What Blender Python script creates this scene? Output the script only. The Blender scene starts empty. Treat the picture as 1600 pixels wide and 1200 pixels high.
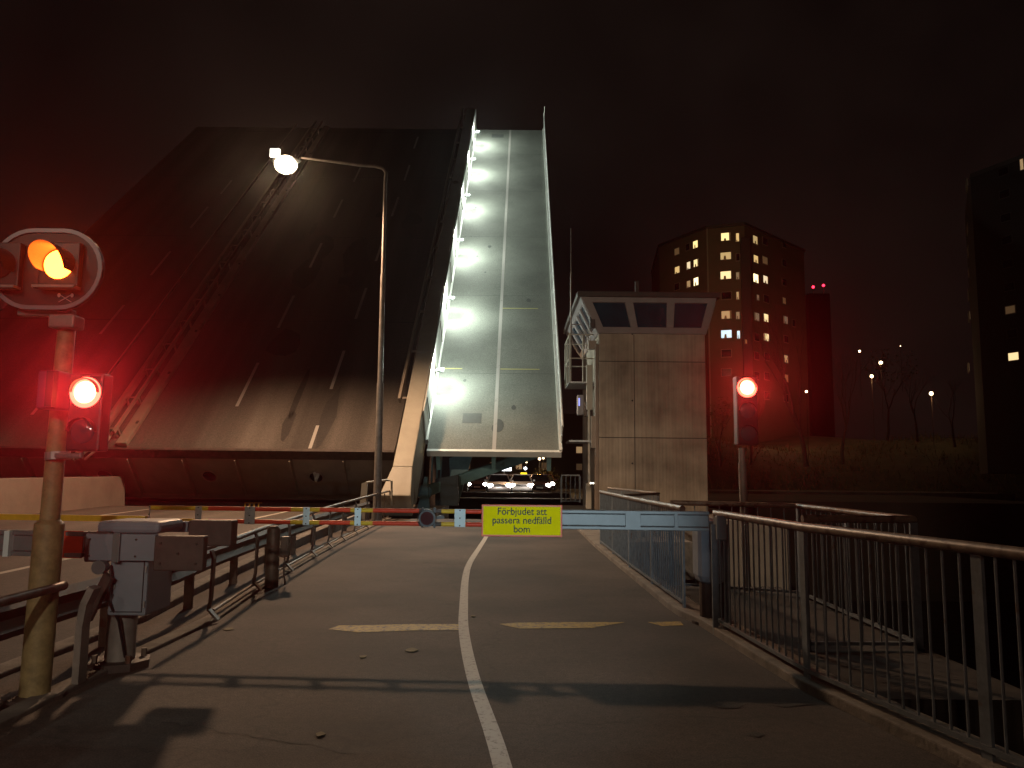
import bpy, bmesh, math, random
from mathutils import Vector, Matrix
random.seed(11)
S = bpy.context.scene
COL = S.collection
# ------------------------------------------------------------------ camera
F = 1202.0; PITCH = math.radians(6.6); ROLL = 0.010; H = 1.6
R3 = Matrix.Rotation(math.pi/2+PITCH, 3, 'X') @ Matrix.Rotation(ROLL, 3, 'Z')
EYE = Vector((0, 0, H))
cam = bpy.data.cameras.new('camera'); co = bpy.data.objects.new('camera', cam); COL.objects.link(co)
co.matrix_world = Matrix.Translation(EYE) @ R3.to_4x4()
cam.sensor_width = 36.0; cam.lens = 36.0*F/1600.0; cam.clip_end = 3000; cam.clip_start = .05
S.camera = co

def ray(px, py): return R3 @ Vector(((px-800)/F, (600-py)/F, -1.0))
def P(px, py, Y):            # point on the sight line of a measured pixel at the real distance Y
    r = ray(px, py); return EYE + r*(Y/r.y)
def G(px, py, z=0.0):
    r = ray(px, py); return EYE + r*((z-H)/r.z)
# ------------------------------------------------------------------ render, world, lamps
S.render.engine = 'CYCLES'
S.cycles.use_denoising = True
S.cycles.max_bounces = 5; S.cycles.volume_bounces = 0
S.cycles.sample_clamp_indirect = 4.0
S.view_settings.view_transform = 'Standard'; S.view_settings.look = 'None'
S.view_settings.exposure = 0.0; S.view_settings.gamma = 1.0
W = bpy.data.worlds.new('World'); S.world = W; W.use_nodes = True
nt = W.node_tree; nt.nodes.clear()
wo = nt.nodes.new('ShaderNodeOutputWorld'); bg = nt.nodes.new('ShaderNodeBackground')
tc = nt.nodes.new('ShaderNodeTexCoord'); nz = nt.nodes.new('ShaderNodeTexNoise'); cr = nt.nodes.new('ShaderNodeValToRGB')
nz.inputs['Scale'].default_value = 2.4; nz.inputs['Detail'].default_value = 5
cr.color_ramp.elements[0].position = .3; cr.color_ramp.elements[0].color = (.0020, .0009, .0008, 1)
cr.color_ramp.elements[1].position = .75; cr.color_ramp.elements[1].color = (.0100, .0058, .0045, 1)
nt.links.new(tc.outputs['Generated'], nz.inputs['Vector']); nt.links.new(nz.outputs['Fac'], cr.inputs['Fac'])
nt.links.new(cr.outputs['Color'], bg.inputs['Color']); bg.inputs['Strength'].default_value = 1.0
nt.links.new(bg.outputs[0], wo.inputs[0])

def lamp(kind, name, loc, power, color, radius=.1, target=None, cone=None, blend=.5):
    l = bpy.data.lights.new(name, kind); l.energy = power; l.color = color
    o = bpy.data.objects.new(name, l); COL.objects.link(o); o.location = loc
    if kind != 'SUN': l.shadow_soft_size = radius
    if cone: l.spot_size = math.radians(cone); l.spot_blend = blend
    if target is not None:
        o.rotation_euler = (Vector(target)-Vector(loc)).to_track_quat('-Z', 'Y').to_euler()
    return o
WARM = (1.0, .61, .36)
LAMP = P(447, 254, 24.0)
K_STREET = 11500; K_BACK = 15000; K_BIKE = 960; K_SIG = 12500; HAZE = .00008
lamp('SPOT', 'street_light', LAMP+Vector((0, 0, -.36)), K_STREET, WARM, .40, LAMP+Vector((.0, -1.0, -5)), 150, .5)
lamp('POINT', 'street_light_glow', LAMP+Vector((0, -.5, -.1)), 90, WARM, .2)  # extra point added at the lamp to give it a glare halo
lamp('POINT', 'fill_light_behind', (-4.5, -11, 8), 650, (1, .70, .50), .25)  # unseen fill lamp added to soften the shadows on the path
lamp('SPOT', 'lamp_behind_left', (-.8, -7, 5.0), 1350, (1, .84, .66), .12, (-4.3, 7, -.1), 27, .8)
lamp('SPOT', 'street_light_behind', (-9.5, -14, 11.0), K_BACK, (1, .77, .55), .2, (6, 31, 3), 26, .6)
lamp('SPOT', 'bicycle_headlamp', (.35, -.2, 1.25), K_BIKE, (.75, .93, 1.0), .03, P(790, 830, 7.7), 32, .6)

# ------------------------------------------------------------------ materials
def mat(name, col, rough=.6, metal=0.0, var=.25, scale=6.0, bump=0.0, emit=None, estr=0.0, spec=.5, rust=None, streak=None, col2=None):
    m = bpy.data.materials.new(name); m.use_nodes = True
    t = m.node_tree; b = t.nodes['Principled BSDF']
    b.inputs['Roughness'].default_value = rough; b.inputs['Metallic'].default_value = metal
    b.inputs['Specular IOR Level'].default_value = spec
    c4 = (*col, 1)
    if emit:
        b.inputs['Base Color'].default_value = c4
        b.inputs['Emission Color'].default_value = (*emit, 1); b.inputs['Emission Strength'].default_value = estr
        return m
    tcn = t.nodes.new('ShaderNodeTexCoord'); mp = t.nodes.new('ShaderNodeMapping')
    t.links.new(tcn.outputs['Object'], mp.inputs['Vector'])
    if streak: mp.inputs['Scale'].default_value = streak
    n = t.nodes.new('ShaderNodeTexNoise'); n.inputs['Scale'].default_value = scale; n.inputs['Detail'].default_value = 7
    n.inputs['Roughness'].default_value = .62
    t.links.new(mp.outputs[0], n.inputs['Vector'])
    r = t.nodes.new('ShaderNodeValToRGB')
    lo = tuple(max(0, x*(1-var)) for x in col); hi = col2 if col2 else tuple(min(1, x*(1+var)) for x in col)
    r.color_ramp.elements[0].position = .3; r.color_ramp.elements[0].color = (*lo, 1)
    r.color_ramp.elements[1].position = .72; r.color_ramp.elements[1].color = (*hi, 1)
    t.links.new(n.outputs['Fac'], r.inputs['Fac']); last = r.outputs['Color']
    if rust:
        n2 = t.nodes.new('ShaderNodeTexNoise'); n2.inputs['Scale'].default_value = scale*.7; n2.inputs['Detail'].default_value = 9
        t.links.new(tcn.outputs['Object'], n2.inputs['Vector'])
        r2 = t.nodes.new('ShaderNodeValToRGB'); r2.color_ramp.elements[0].position = rust[3]; r2.color_ramp.elements[1].position = rust[3]+.08
        t.links.new(n2.outputs['Fac'], r2.inputs['Fac'])
        mx = t.nodes.new('ShaderNodeMix'); mx.data_type = 'RGBA'; mx.inputs[7].default_value = (*rust[:3], 1)
        t.links.new(r2.outputs['Color'], mx.inputs[0]); t.links.new(last, mx.inputs[6]); last = mx.outputs[2]
    t.links.new(last, b.inputs['Base Color'])
    if bump:
        n3 = t.nodes.new('ShaderNodeTexNoise'); n3.inputs['Scale'].default_value = scale*9; n3.inputs['Detail'].default_value = 4
        t.links.new(tcn.outputs['Object'], n3.inputs['Vector'])
        bp = t.nodes.new('ShaderNodeBump'); bp.inputs['Strength'].default_value = bump; bp.inputs['Distance'].default_value = .02
        t.links.new(n3.outputs['Fac'], bp.inputs['Height']); t.links.new(bp.outputs[0], b.inputs['Normal'])
    return m

def asphalt(name, col, patch=.35, crack=True, streak=None, rough=.82):
    m = bpy.data.materials.new(name); m.use_nodes = True; t = m.node_tree; b = t.nodes['Principled BSDF']
    L = t.links; N = t.nodes.new
    tcn = N('ShaderNodeTexCoord')
    big = N('ShaderNodeTexNoise'); big.inputs['Scale'].default_value = .45; big.inputs['Detail'].default_value = 5
    mp = N('ShaderNodeMapping'); L.new(tcn.outputs['Object'], mp.inputs['Vector'])
    if streak: mp.inputs['Scale'].default_value = streak
    L.new(mp.outputs[0], big.inputs['Vector'])
    r = N('ShaderNodeValToRGB')
    r.color_ramp.elements[0].position = .32; r.color_ramp.elements[0].color = (*[c*(1-patch) for c in col], 1)
    r.color_ramp.elements[1].position = .68; r.color_ramp.elements[1].color = (*[c*(1+patch) for c in col], 1)
    L.new(big.outputs['Fac'], r.inputs['Fac'])
    fine = N('ShaderNodeTexNoise'); fine.inputs['Scale'].default_value = 90; fine.inputs['Detail'].default_value = 3
    L.new(tcn.outputs['Object'], fine.inputs['Vector'])
    fr = N('ShaderNodeMapRange'); fr.inputs['From Min'].default_value = .3; fr.inputs['From Max'].default_value = .7
    fr.inputs['To Min'].default_value = .55; fr.inputs['To Max'].default_value = 1.45
    L.new(fine.outputs['Fac'], fr.inputs['Value'])
    mx = N('ShaderNodeMix'); mx.data_type = 'RGBA'; mx.blend_type = 'MULTIPLY'; mx.inputs[0].default_value = 1
    L.new(r.outputs['Color'], mx.inputs[6]); L.new(fr.outputs[0], mx.inputs[7]); last = mx.outputs[2]
    c2 = N('ShaderNodeTexNoise'); c2.inputs['Scale'].default_value = 17; c2.inputs['Detail'].default_value = 8; c2.inputs['Roughness'].default_value = .8
    L.new(tcn.outputs['Object'], c2.inputs['Vector'])
    f2 = N('ShaderNodeMapRange'); f2.inputs['From Min'].default_value = .3; f2.inputs['From Max'].default_value = .7; f2.inputs['To Min'].default_value = .62; f2.inputs['To Max'].default_value = 1.38
    L.new(c2.outputs['Fac'], f2.inputs['Value'])
    mb2 = N('ShaderNodeMix'); mb2.data_type = 'RGBA'; mb2.blend_type = 'MULTIPLY'; mb2.inputs[0].default_value = 1
    L.new(last, mb2.inputs[6]); L.new(f2.outputs[0], mb2.inputs[7]); last = mb2.outputs[2]
    if crack:
        v = N('ShaderNodeTexVoronoi'); v.feature = 'DISTANCE_TO_EDGE'; v.inputs['Scale'].default_value = .33
        dn = N('ShaderNodeTexNoise'); dn.inputs['Scale'].default_value = 2.2; dn.inputs['Detail'].default_value = 6
        L.new(tcn.outputs['Object'], dn.inputs['Vector'])
        ad = N('ShaderNodeMix'); ad.data_type = 'RGBA'; ad.blend_type = 'LINEAR_LIGHT'; ad.inputs[0].default_value = .35
        L.new(tcn.outputs['Object'], ad.inputs[6]); L.new(dn.outputs['Color'], ad.inputs[7]); L.new(ad.outputs[2], v.inputs['Vector'])
        cr_ = N('ShaderNodeValToRGB'); cr_.color_ramp.elements[0].position = .0; cr_.color_ramp.elements[0].color = (.35, .35, .35, 1)
        cr_.color_ramp.elements[1].position = .006; cr_.color_ramp.elements[1].color = (1, 1, 1, 1)
        L.new(v.outputs['Distance'], cr_.inputs['Fac'])
        m2 = N('ShaderNodeMix'); m2.data_type = 'RGBA'; m2.blend_type = 'MULTIPLY'; m2.inputs[0].default_value = .45
        L.new(last, m2.inputs[6]); L.new(cr_.outputs['Color'], m2.inputs[7]); last = m2.outputs[2]
    L.new(last, b.inputs['Base Color'])
    b.inputs['Roughness'].default_value = rough; b.inputs['Specular IOR Level'].default_value = .35
    bp = N('ShaderNodeBump'); bp.inputs['Strength'].default_value = .5; bp.inputs['Distance'].default_value = .006
    L.new(fine.outputs['Fac'], bp.inputs['Height']); L.new(bp.outputs[0], b.inputs['Normal'])
    return m

def wornpaint(name, col, under, wear=.5, scale=14):
    m = bpy.data.materials.new(name); m.use_nodes = True; t = m.node_tree; b = t.nodes['Principled BSDF']
    tcn = t.nodes.new('ShaderNodeTexCoord'); n = t.nodes.new('ShaderNodeTexNoise'); n.inputs['Scale'].default_value = scale; n.inputs['Detail'].default_value = 9
    n.inputs['Roughness'].default_value = .75
    t.links.new(tcn.outputs['Object'], n.inputs['Vector'])
    r = t.nodes.new('ShaderNodeValToRGB'); r.color_ramp.elements[0].position = wear-.12; r.color_ramp.elements[0].color = (*under, 1)
    r.color_ramp.elements[1].position = wear; r.color_ramp.elements[1].color = (*col, 1)
    t.links.new(n.outputs['Fac'], r.inputs['Fac']); t.links.new(r.outputs['Color'], b.inputs['Base Color'])
    b.inputs['Roughness'].default_value = .7
    return m

M = dict(
    path=asphalt('path_asphalt', (.057, .044, .036), .55),
    road=asphalt('road_asphalt', (.070, .060, .052), crack=False, streak=(1.6, .12, 1)),
    leafroad=asphalt('raised_road_asphalt', (.072, .062, .054), .7, False, (.9, .03, .03)),
    leafwalk=asphalt('raised_walk_surface', (.135, .145, .128), .2, False),
    white=wornpaint('worn_white_paint', (.38, .36, .32), (.11, .10, .09), .47, 20),
    leafwhite=wornpaint('leaf_white_paint', (.30, .29, .27), (.16, .15, .14), .42, 3),
    yellow=wornpaint('worn_yellow_paint', (.36, .25, .03), (.075, .06, .045), .52, 16),
    kerb=mat('kerb_concrete', (.17, .155, .135), .9, var=.4, scale=3, bump=.5),
    conc=mat('concrete', (.26, .235, .20), .9, var=.22, scale=1.2, bump=.4),
    wallc=mat('parapet_concrete', (.17, .14, .115), .9, var=.2, scale=.8, bump=.3),
    cream=mat('cream_girder_paint', (.31, .295, .245), .5, var=.12, scale=1.5, rust=(.10, .06, .03, .66)),
    creamd=mat('greyish_girder_paint', (.20, .17, .135), .55, var=.2, scale=1.0, rust=(.10, .06, .03, .68)),
    walkwhite=mat('pale_steel_side', (.62, .64, .60), .45, var=.1, scale=1.2),
    steel=mat('galvanised_steel', (.34, .35, .35), .42, .6, var=.25, scale=9, rust=(.14, .06, .03, .70)),
    rail=mat('blue_grey_rail_paint', (.12, .145, .165), .5, var=.3, scale=11, rust=(.09, .05, .03, .66)),
    railtop=mat('rusty_rail_paint', (.17, .13, .10), .42, var=.4, scale=14, rust=(.08, .045, .03, .56)),
    brail=mat('brown_rail', (.14, .11, .085), .48, .2, var=.35, scale=9, rust=(.12, .05, .03, .56)),
    darkbeam=mat('dark_beam', (.045, .032, .026), .6, var=.4, scale=5),
    teal=mat('teal_steel', (.15, .29, .30), .5, var=.3, scale=2, rust=(.03, .03, .03, .62)),
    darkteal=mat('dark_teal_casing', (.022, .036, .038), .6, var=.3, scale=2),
    redouter=mat('red_lens_rim_glow', (.6, .02, .01), emit=(1, .07, .04), estr=9),
    black=mat('black_plastic', (.012, .012, .013), .45, var=.2),
    board=mat('matt_black_board', (.012, .009, .009), .6, var=.2),
    border=mat('grey_border', (.20, .19, .21), .5, var=.1),
    pole=mat('yellow_grey_pole', (.24, .185, .085), .6, var=.35, scale=12, rust=(.13, .09, .05, .64)),
    polegrey=mat('grey_pole', (.24, .22, .20), .55, .3, var=.3, scale=5),
    box=mat('pale_blue_grey_box', (.20, .235, .28), .5, var=.15, scale=3, rust=(.10, .08, .07, .68)),
    weight=mat('brown_counterweight', (.075, .055, .048), .6, var=.3, scale=6),
    alu=mat('aluminium_beam', (.15, .172, .18), .45, .2, var=.12, scale=8),
    plate=mat('silver_plate', (.58, .70, .72), .5, var=.08, scale=10),
    red=mat('red_band', (.60, .055, .02), .45, var=.15, scale=14),
    yel=mat('yellow_band', (.62, .40, .03), .45, var=.15, scale=14),
    sign=mat('sign_yellow', (.90, .80, .003), .8, spec=.1, var=.05, scale=8),
    signred=mat('sign_red_edge', (.70, .12, .03), .45, var=.1),
    ink=mat('sign_lettering', (.03, .045, .02), .6, var=.1),
    tower=None,
    cabin=mat('pale_cabin_frame', (.20, .19, .195), .5, var=.12, scale=2),
    roof=mat('dark_roof', (.03, .025, .022), .7, var=.3),
    glassd=mat('dark_cabin_glass', (.010, .036, .058), .12, var=.3, scale=1.5, spec=.8),  # blue in the base colour stands for reflected sky
    lamphead=mat('lamp_head_grey', (.35, .38, .38), .4, .3, var=.1),
    bulb=mat('lit_lamp_glass', (1, 1, 1), emit=(1, .84, .58), estr=9),
    redlens=mat('lit_red_lens', (.6, .02, .01), emit=(1, .125, .010), estr=36),
    redlens2=mat('lit_red_signal', (.6, .02, .01), emit=(1, .13, .045), estr=34),
    deadlens=mat('unlit_dark_lens', (.05, .01, .01), .15, var=.1),
    greenlens=mat('unlit_green_lens', (.02, .05, .06), .12, var=.1),
    mark=mat('pale_symbol', (.42, .38, .38), .6, var=.05),
    apt=mat('apartment_render', (.095, .070, .042), .9, var=.12, scale=.2),
    aptdark=mat('dark_brick', (.016, .012, .011), .9, var=.2, scale=.3),
    joint=mat('dark_joint', (.03, .03, .03), .9, var=.1),
    bark=mat('dark_bark', (.05, .032, .022), .9, var=.3, scale=5),
    leaves=mat('autumn_leaves', (.11, .085, .03), .8, var=.4, scale=3),
    grassm=mat('night_grass', (.055, .05, .025), .95, var=.45, scale=.35, bump=.4),
    rock=mat('bank', (.05, .04, .03), .95, var=.4, scale=.2),
    lit=mat('lit_room', (1, .9, .6), emit=(1, .74, .36), estr=1.1),
    lit2=mat('bright_lit_room', (1, .9, .6), emit=(1, .80, .45), estr=2.0),
    dim=mat('dim_lit_room', (1, .8, .5), emit=(1, .62, .30), estr=.30),
    vdim=mat('very_dim_room', (1, .8, .5), emit=(1, .6, .3), estr=.035),
    coolroom=mat('cool_lit_room', (.8, .9, 1), emit=(.62, .88, 1), estr=1.1),
    unlit=mat('unlit_pane', (.008, .007, .008), .12, var=.1),
    frame=mat('window_frame', (.20, .17, .13), .6, var=.1),
    ledcool=mat('cool_luminaire_glass', (1, 1, 1), emit=(.82, 1, .9), estr=3),
    smalllamp=mat('small_lamp_glass', (1, 1, 1), emit=(1, .75, .42), estr=7),
    coollamp=mat('cool_lamp_glass', (1, 1, 1), emit=(.8, .9, 1), estr=20),
    avi=mat('red_obstruction_light', (1, 0, 0), emit=(1, .02, .05), estr=7),
    headl=mat('headlamp_glass', (1, 1, 1), emit=(1, .94, .85), estr=30),
    tail=mat('tail_lamp_glass', (1, 0, 0), emit=(1, .02, .02), estr=5),
    taxi=mat('yellow_roof_lamp', (1, .8, 0), emit=(1, .75, .02), estr=1.6),
    cars=mat('silver_car_paint', (.42, .38, .36), .3, .5, var=.05),
    card=mat('dark_car_paint', (.05, .02, .02), .25, .4, var=.05),
    carw=mat('white_car_paint', (.6, .58, .55), .3, var=.03),
    cglass=mat('car_glass', (.01, .01, .012), .05, var=.1),
    tyre=mat('tyre_rubber', (.015, .015, .015), .9, var=.1),
    rim=mat('wheel_rim', (.35, .35, .36), .35, .8, var=.1),
    blueled=mat('small_blue_light', (.2, .2, 1), emit=(.35, .4, 1), estr=1.2),
    whiteled=mat('small_white_light', (1, 1, .9), emit=(1, .9, .7), estr=4),
)
def tower_mat():
    m = bpy.data.materials.new('board_marked_concrete'); m.use_nodes = True; t = m.node_tree; b = t.nodes['Principled BSDF']
    L = t.links; N = t.nodes.new; tcn = N('ShaderNodeTexCoord')
    mp = N('ShaderNodeMapping'); mp.inputs['Scale'].default_value = (7, 7, .25); L.new(tcn.outputs['Object'], mp.inputs['Vector'])
    n = N('ShaderNodeTexNoise'); n.inputs['Scale'].default_value = 1.5; n.inputs['Detail'].default_value = 6; L.new(mp.outputs[0], n.inputs['Vector'])
    n2 = N('ShaderNodeTexNoise'); n2.inputs['Scale'].default_value = .8; n2.inputs['Detail'].default_value = 8; L.new(tcn.outputs['Object'], n2.inputs['Vector'])
    w = N('ShaderNodeTexWave'); w.bands_direction = 'X'; w.inputs['Scale'].default_value = 2.4; w.inputs['Distortion'].default_value = .3
    L.new(tcn.outputs['Object'], w.inputs['Vector'])
    r = N('ShaderNodeValToRGB'); r.color_ramp.elements[0].position = .3; r.color_ramp.elements[0].color = (.115, .10, .08, 1)
    r.color_ramp.elements[1].position = .7; r.color_ramp.elements[1].color = (.36, .315, .25, 1)
    mx = N('ShaderNodeMix'); mx.data_type = 'FLOAT'; mx.inputs[0].default_value = .74
    L.new(n.outputs['Fac'], mx.inputs[2]); L.new(n2.outputs['Fac'], mx.inputs[3]); L.new(mx.outputs[0], r.inputs['Fac'])
    L.new(r.outputs['Color'], b.inputs['Base Color']); b.inputs['Roughness'].default_value = .9
    bp = N('ShaderNodeBump'); bp.inputs['Strength'].default_value = .22; bp.inputs['Distance'].default_value = .012
    L.new(w.outputs['Fac'], bp.inputs['Height']); L.new(bp.outputs[0], b.inputs['Normal'])
    return m
M['tower'] = tower_mat()
def water_mat():
    m = bpy.data.materials.new('dark_water'); m.use_nodes = True; t = m.node_tree; b = t.nodes['Principled BSDF']
    b.inputs['Base Color'].default_value = (.004, .004, .005, 1); b.inputs['Roughness'].default_value = .12
    n = t.nodes.new('ShaderNodeTexNoise'); n.inputs['Scale'].default_value = 1.3; tcn = t.nodes.new('ShaderNodeTexCoord')
    t.links.new(tcn.outputs['Object'], n.inputs['Vector'])
    bp = t.nodes.new('ShaderNodeBump'); bp.inputs['Strength'].default_value = .5; bp.inputs['Distance'].default_value = .1
    t.links.new(n.outputs['Fac'], bp.inputs['Height']); t.links.new(bp.outputs[0], b.inputs['Normal'])
    return m
M['water'] = water_mat()

# ------------------------------------------------------------------ mesh helpers
def origin_of(o):
    v = Vector((0, 0, 0))
    while o is not None: v += o.location; o = o.parent
    return v
class MB:
    def __init__(s): s.v = []; s.f = []; s.m = []; s.k = 0
    def add(s, vs, fs):
        n = len(s.v); s.v += [Vector(x) for x in vs]; s.f += [tuple(i+n for i in f) for f in fs]; s.m += [s.k]*len(fs); return s
    def mat(s, k): s.k = k; return s
    def hexa(s, p):     # bottom 0-3, top 4-7, both counter-clockwise
        return s.add(p, [(3, 2, 1, 0), (4, 5, 6, 7), (0, 1, 5, 4), (1, 2, 6, 5), (2, 3, 7, 6), (3, 0, 4, 7)])
    def box(s, c, d, rz=0.0):
        c = Vector(c); x, y, z = d[0]/2, d[1]/2, d[2]/2; m = Matrix.Rotation(rz, 3, 'Z')
        return s.hexa([c+m @ Vector(q) for q in ((-x, -y, -z), (x, -y, -z), (x, y, -z), (-x, y, -z), (-x, -y, z), (x, -y, z), (x, y, z), (-x, y, z))])
    def bar(s, a, b, w, h, up=(0, 0, 1)):
        a = Vector(a); b = Vector(b); d = (b-a).normalized(); u = Vector(up)
        if abs(d.dot(u)) > .99: u = Vector((0, 1, 0))
        r = d.cross(u).normalized()*w/2; u = r.cross(d).normalized()*h/2
        return s.hexa([a-r-u, a+r-u, b+r-u, b-r-u, a-r+u, a+r+u, b+r+u, b-r+u])
    def tube(s, pts, r, n=10, cap=True):
        pts = [Vector(p) for p in pts]; rr = r if isinstance(r, (list, tuple)) else [r]*len(pts)
        vs = []; up = None
        for i, p in enumerate(pts):
            d = (pts[min(i+1, len(pts)-1)]-pts[max(i-1, 0)]).normalized()
            if up is None: up = Vector((0, 0, 1)) if abs(d.z) < .9 else Vector((1, 0, 0))
            a = d.cross(up)
            if a.length < 1e-3: a = d.cross(Vector((0, 1, 0)))
            a.normalize(); b = a.cross(d).normalized(); up = b
            for k in range(n):
                t = 2*math.pi*k/n; vs.append(p+(a*math.cos(t)+b*math.sin(t))*rr[i])
        fs = []
        for i in range(len(pts)-1):
            for k in range(n):
                fs.append((i*n+k, i*n+(k+1) % n, (i+1)*n+(k+1) % n, (i+1)*n+k))
        if cap:
            fs.append(tuple(range(n))[::-1]); fs.append(tuple((len(pts)-1)*n+k for k in range(n)))
        return s.add(vs, fs)
    def prism(s, poly, ex):
        ex = Vector(ex); n = len(poly); a = [Vector(p) for p in poly]
        return s.add(a+[p+ex for p in a], [tuple(range(n))[::-1], tuple(range(n, 2*n))]+[(i, (i+1) % n, n+(i+1) % n, n+i) for i in range(n)])
    def quad(s, a, b, c, d): return s.add([a, b, c, d], [(0, 1, 2, 3)])
    def ball(s, c, r, n=12):
        c = Vector(c); vs = []; fs = []; m = n//2; rr = r if isinstance(r, (tuple, list)) else (r, r, r)
        for i in range(m+1):
            a = math.pi*i/m
            for k in range(n):
                b = 2*math.pi*k/n; vs.append(c+Vector((rr[0]*math.sin(a)*math.cos(b), rr[1]*math.sin(a)*math.sin(b), rr[2]*math.cos(a))))
        for i in range(m):
            for k in range(n): fs.append((i*n+k, (i+1)*n+k, (i+1)*n+(k+1) % n, i*n+(k+1) % n))
        return s.add(vs, fs)
    def build(s, name, mats, parent=None, origin=None, bevel=0, smooth=False, local=False):
        o_ = origin_of(parent) if parent is not None else Vector(origin or (0, 0, 0))
        if local: o_ = Vector((0, 0, 0))
        me = bpy.data.meshes.new(name); me.from_pydata([tuple(v-o_) for v in s.v], [], s.f)
        if not isinstance(mats, (list, tuple)): mats = [mats]
        for m in mats: me.materials.append(m)
        for p, k in zip(me.polygons, s.m): p.material_index = k
        bm = bmesh.new(); bm.from_mesh(me); bmesh.ops.recalc_face_normals(bm, faces=bm.faces); bm.to_mesh(me); bm.free()
        if smooth:
            for p in me.polygons: p.use_smooth = True
            try: me.set_sharp_from_angle(angle=math.radians(40))
            except Exception: pass
        o = bpy.data.objects.new(name, me); COL.objects.link(o)
        if parent is not None: o.parent = parent
        elif origin is not None: o.location = origin
        if bevel:
            b = o.modifiers.new('bevel', 'BEVEL'); b.width = bevel; b.segments = 2; b.limit_method = 'ANGLE'
        return o
def tag(o, label, cat, group=None):
    o['label'] = label; o['category'] = cat
    if group: o['group'] = group
    return o
def thing(name, loc, label, cat, group=None):
    o = bpy.data.objects.new(name, None); COL.objects.link(o); o.location = loc
    return tag(o, label, cat, group)
def struct(o): o['kind'] = 'structure'; return o
def V(*a): return Vector(a)
def lerp(a, b, t): return a+(b-a)*t
def copytree(o, parent=None):
    c = o.copy(); COL.objects.link(c)
    if parent is not None: c.parent = parent
    for ch in list(o.children): copytree(ch, c)
    return c

# ------------------------------------------------------------------ ground, water, path, road
def edge_left(Y):      # the kerb line under the path-side handrail
    pts = [(-8, -2.9), (4, -3.12), (6, -3.16), (8.5, -3.12), (10.5, -3.34), (14.5, -3.62), (17.6, -3.80), (22.3, -3.98), (31, -4.2)]
    for (a, xa), (b, xb) in zip(pts, pts[1:]):
        if Y <= b: return xa+(xb-xa)*(Y-a)/(b-a)
    return pts[-1][1]
def edge_right(Y):
    pts = [(-8, 4.2), (4.58, 2.50), (6.07, 2.18), (8.55, 2.02), (9.1, 1.9), (17.2, 1.85), (31, 2.0)]
    for (a, xa), (b, xb) in zip(pts, pts[1:]):
        if Y <= b: return xa+(xb-xa)*(Y-a)/(b-a)
    return pts[-1][1]
m = MB(); g = 900
m.quad((-g, -g, -7), (g, -g, -7), (g, g, -7), (-g, g, -7)); struct(m.build('water', M['water']))

def strip(fl, fr, z, Ys, depth=.3):
    m = MB(); vs = []; n = len(Ys)
    for Y in Ys:
        zz = z(Y) if callable(z) else z
        vs += [V(fl(Y), Y, zz), V(fr(Y), Y, zz), V(fr(Y), Y, zz-depth), V(fl(Y), Y, zz-depth)]
    fs = []
    for i in range(n-1):
        a = i*4; b = a+4
        for k in range(4): fs.append((a+k, a+(k+1) % 4, b+(k+1) % 4, b+k))
    fs += [(0, 1, 2, 3), (n*4-4, n*4-3, n*4-2, n*4-1)]
    return m.add(vs, fs)
Ys = [-8+.5*i for i in range(77)]
Ysf = [y for y in Ys if y <= 27.2]
struct(strip(edge_left, edge_right, 0, Ysf, .8).build('foot_and_cycle_path', M['path']))
struct(strip(edge_right, lambda y: edge_right(y)+.34, .075, Ysf, .9).build('path_edge_kerb', M['kerb'], bevel=.012))
zr = lambda y: -.10+max(0, (y-6))*.0125
struct(strip(lambda y: edge_left(y)-.16, edge_left, .035, Ysf, .8).build('handrail_kerb', M['kerb'], bevel=.01))
struct(strip(lambda y: edge_left(y)-.78, lambda y: edge_left(y)-.16, -.02, Ysf, .8).build('verge_strip', M['path']))
struct(strip(lambda y: edge_left(y)-.98, lambda y: edge_left(y)-.78, lambda y: zr(y)+.12, Ysf, .9).build('road_kerb', M['kerb'], bevel=.015))
struct(strip(lambda y: -60, lambda y: edge_left(y)-.98, zr, [y for y in Ys if y <= 30.0], 1.2).build('road', M['road']))
# quay under the path, and the far bank
m = MB(); m.box((-28, 9.2, -4.2), (61.0, 34.6, 5.8)); m.build('quay_wall', M['conc']); struct(bpy.data.objects['quay_wall'])
# white dividing line on the path
def polyline(pts, z, name, mt, w):
    vs = []; fs = []
    for i, (x, y) in enumerate(pts):
        a = pts[max(0, i-1)]; b = pts[min(len(pts)-1, i+1)]
        d = Vector((b[0]-a[0], b[1]-a[1])).normalized(); nx = Vector((d.y, -d.x))*w/2
        vs += [V(x-nx.x, y-nx.y, z), V(x+nx.x, y+nx.y, z)]
    for i in range(len(pts)-1): fs.append((i*2, i*2+1, i*2+3, i*2+2))
    mm = MB().add(vs, fs); return struct(mm.build(name, mt))
ctrl = [(.35, -2), (.12, 2.5), (-.03, 4.41), (-.28, 6.25), (-.46, 8.0), (-.56, 9.6), (-.68, 12), (-.72, 14), (-.66, 17), (-.60, 20.4), (-.55, 27)]
pts = []
for i in range(len(ctrl)-1):
    p0 = ctrl[max(0, i-1)]; p1 = ctrl[i]; p2 = ctrl[i+1]; p3 = ctrl[min(len(ctrl)-1, i+2)]
    for k in range(6):
        t = k/6; f = lambda a, b, c, d: .5*((2*b)+(-a+c)*t+(2*a-5*b+4*c-d)*t*t+(-a+3*b-3*c+d)*t**3)
        pts.append((f(p0[0], p1[0], p2[0], p3[0]), f(p0[1], p1[1], p2[1], p3[1])))
polyline(pts, .006, 'white_path_line', M['white'], .105)
def flatpoly(pix, name, mt, z=.005):
    mm = MB(); q = [G(x, y, z) for x, y in pix]; mm.add(q, [tuple(range(len(q)))[::-1]])
    return struct(mm.build(name, mt))
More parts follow.
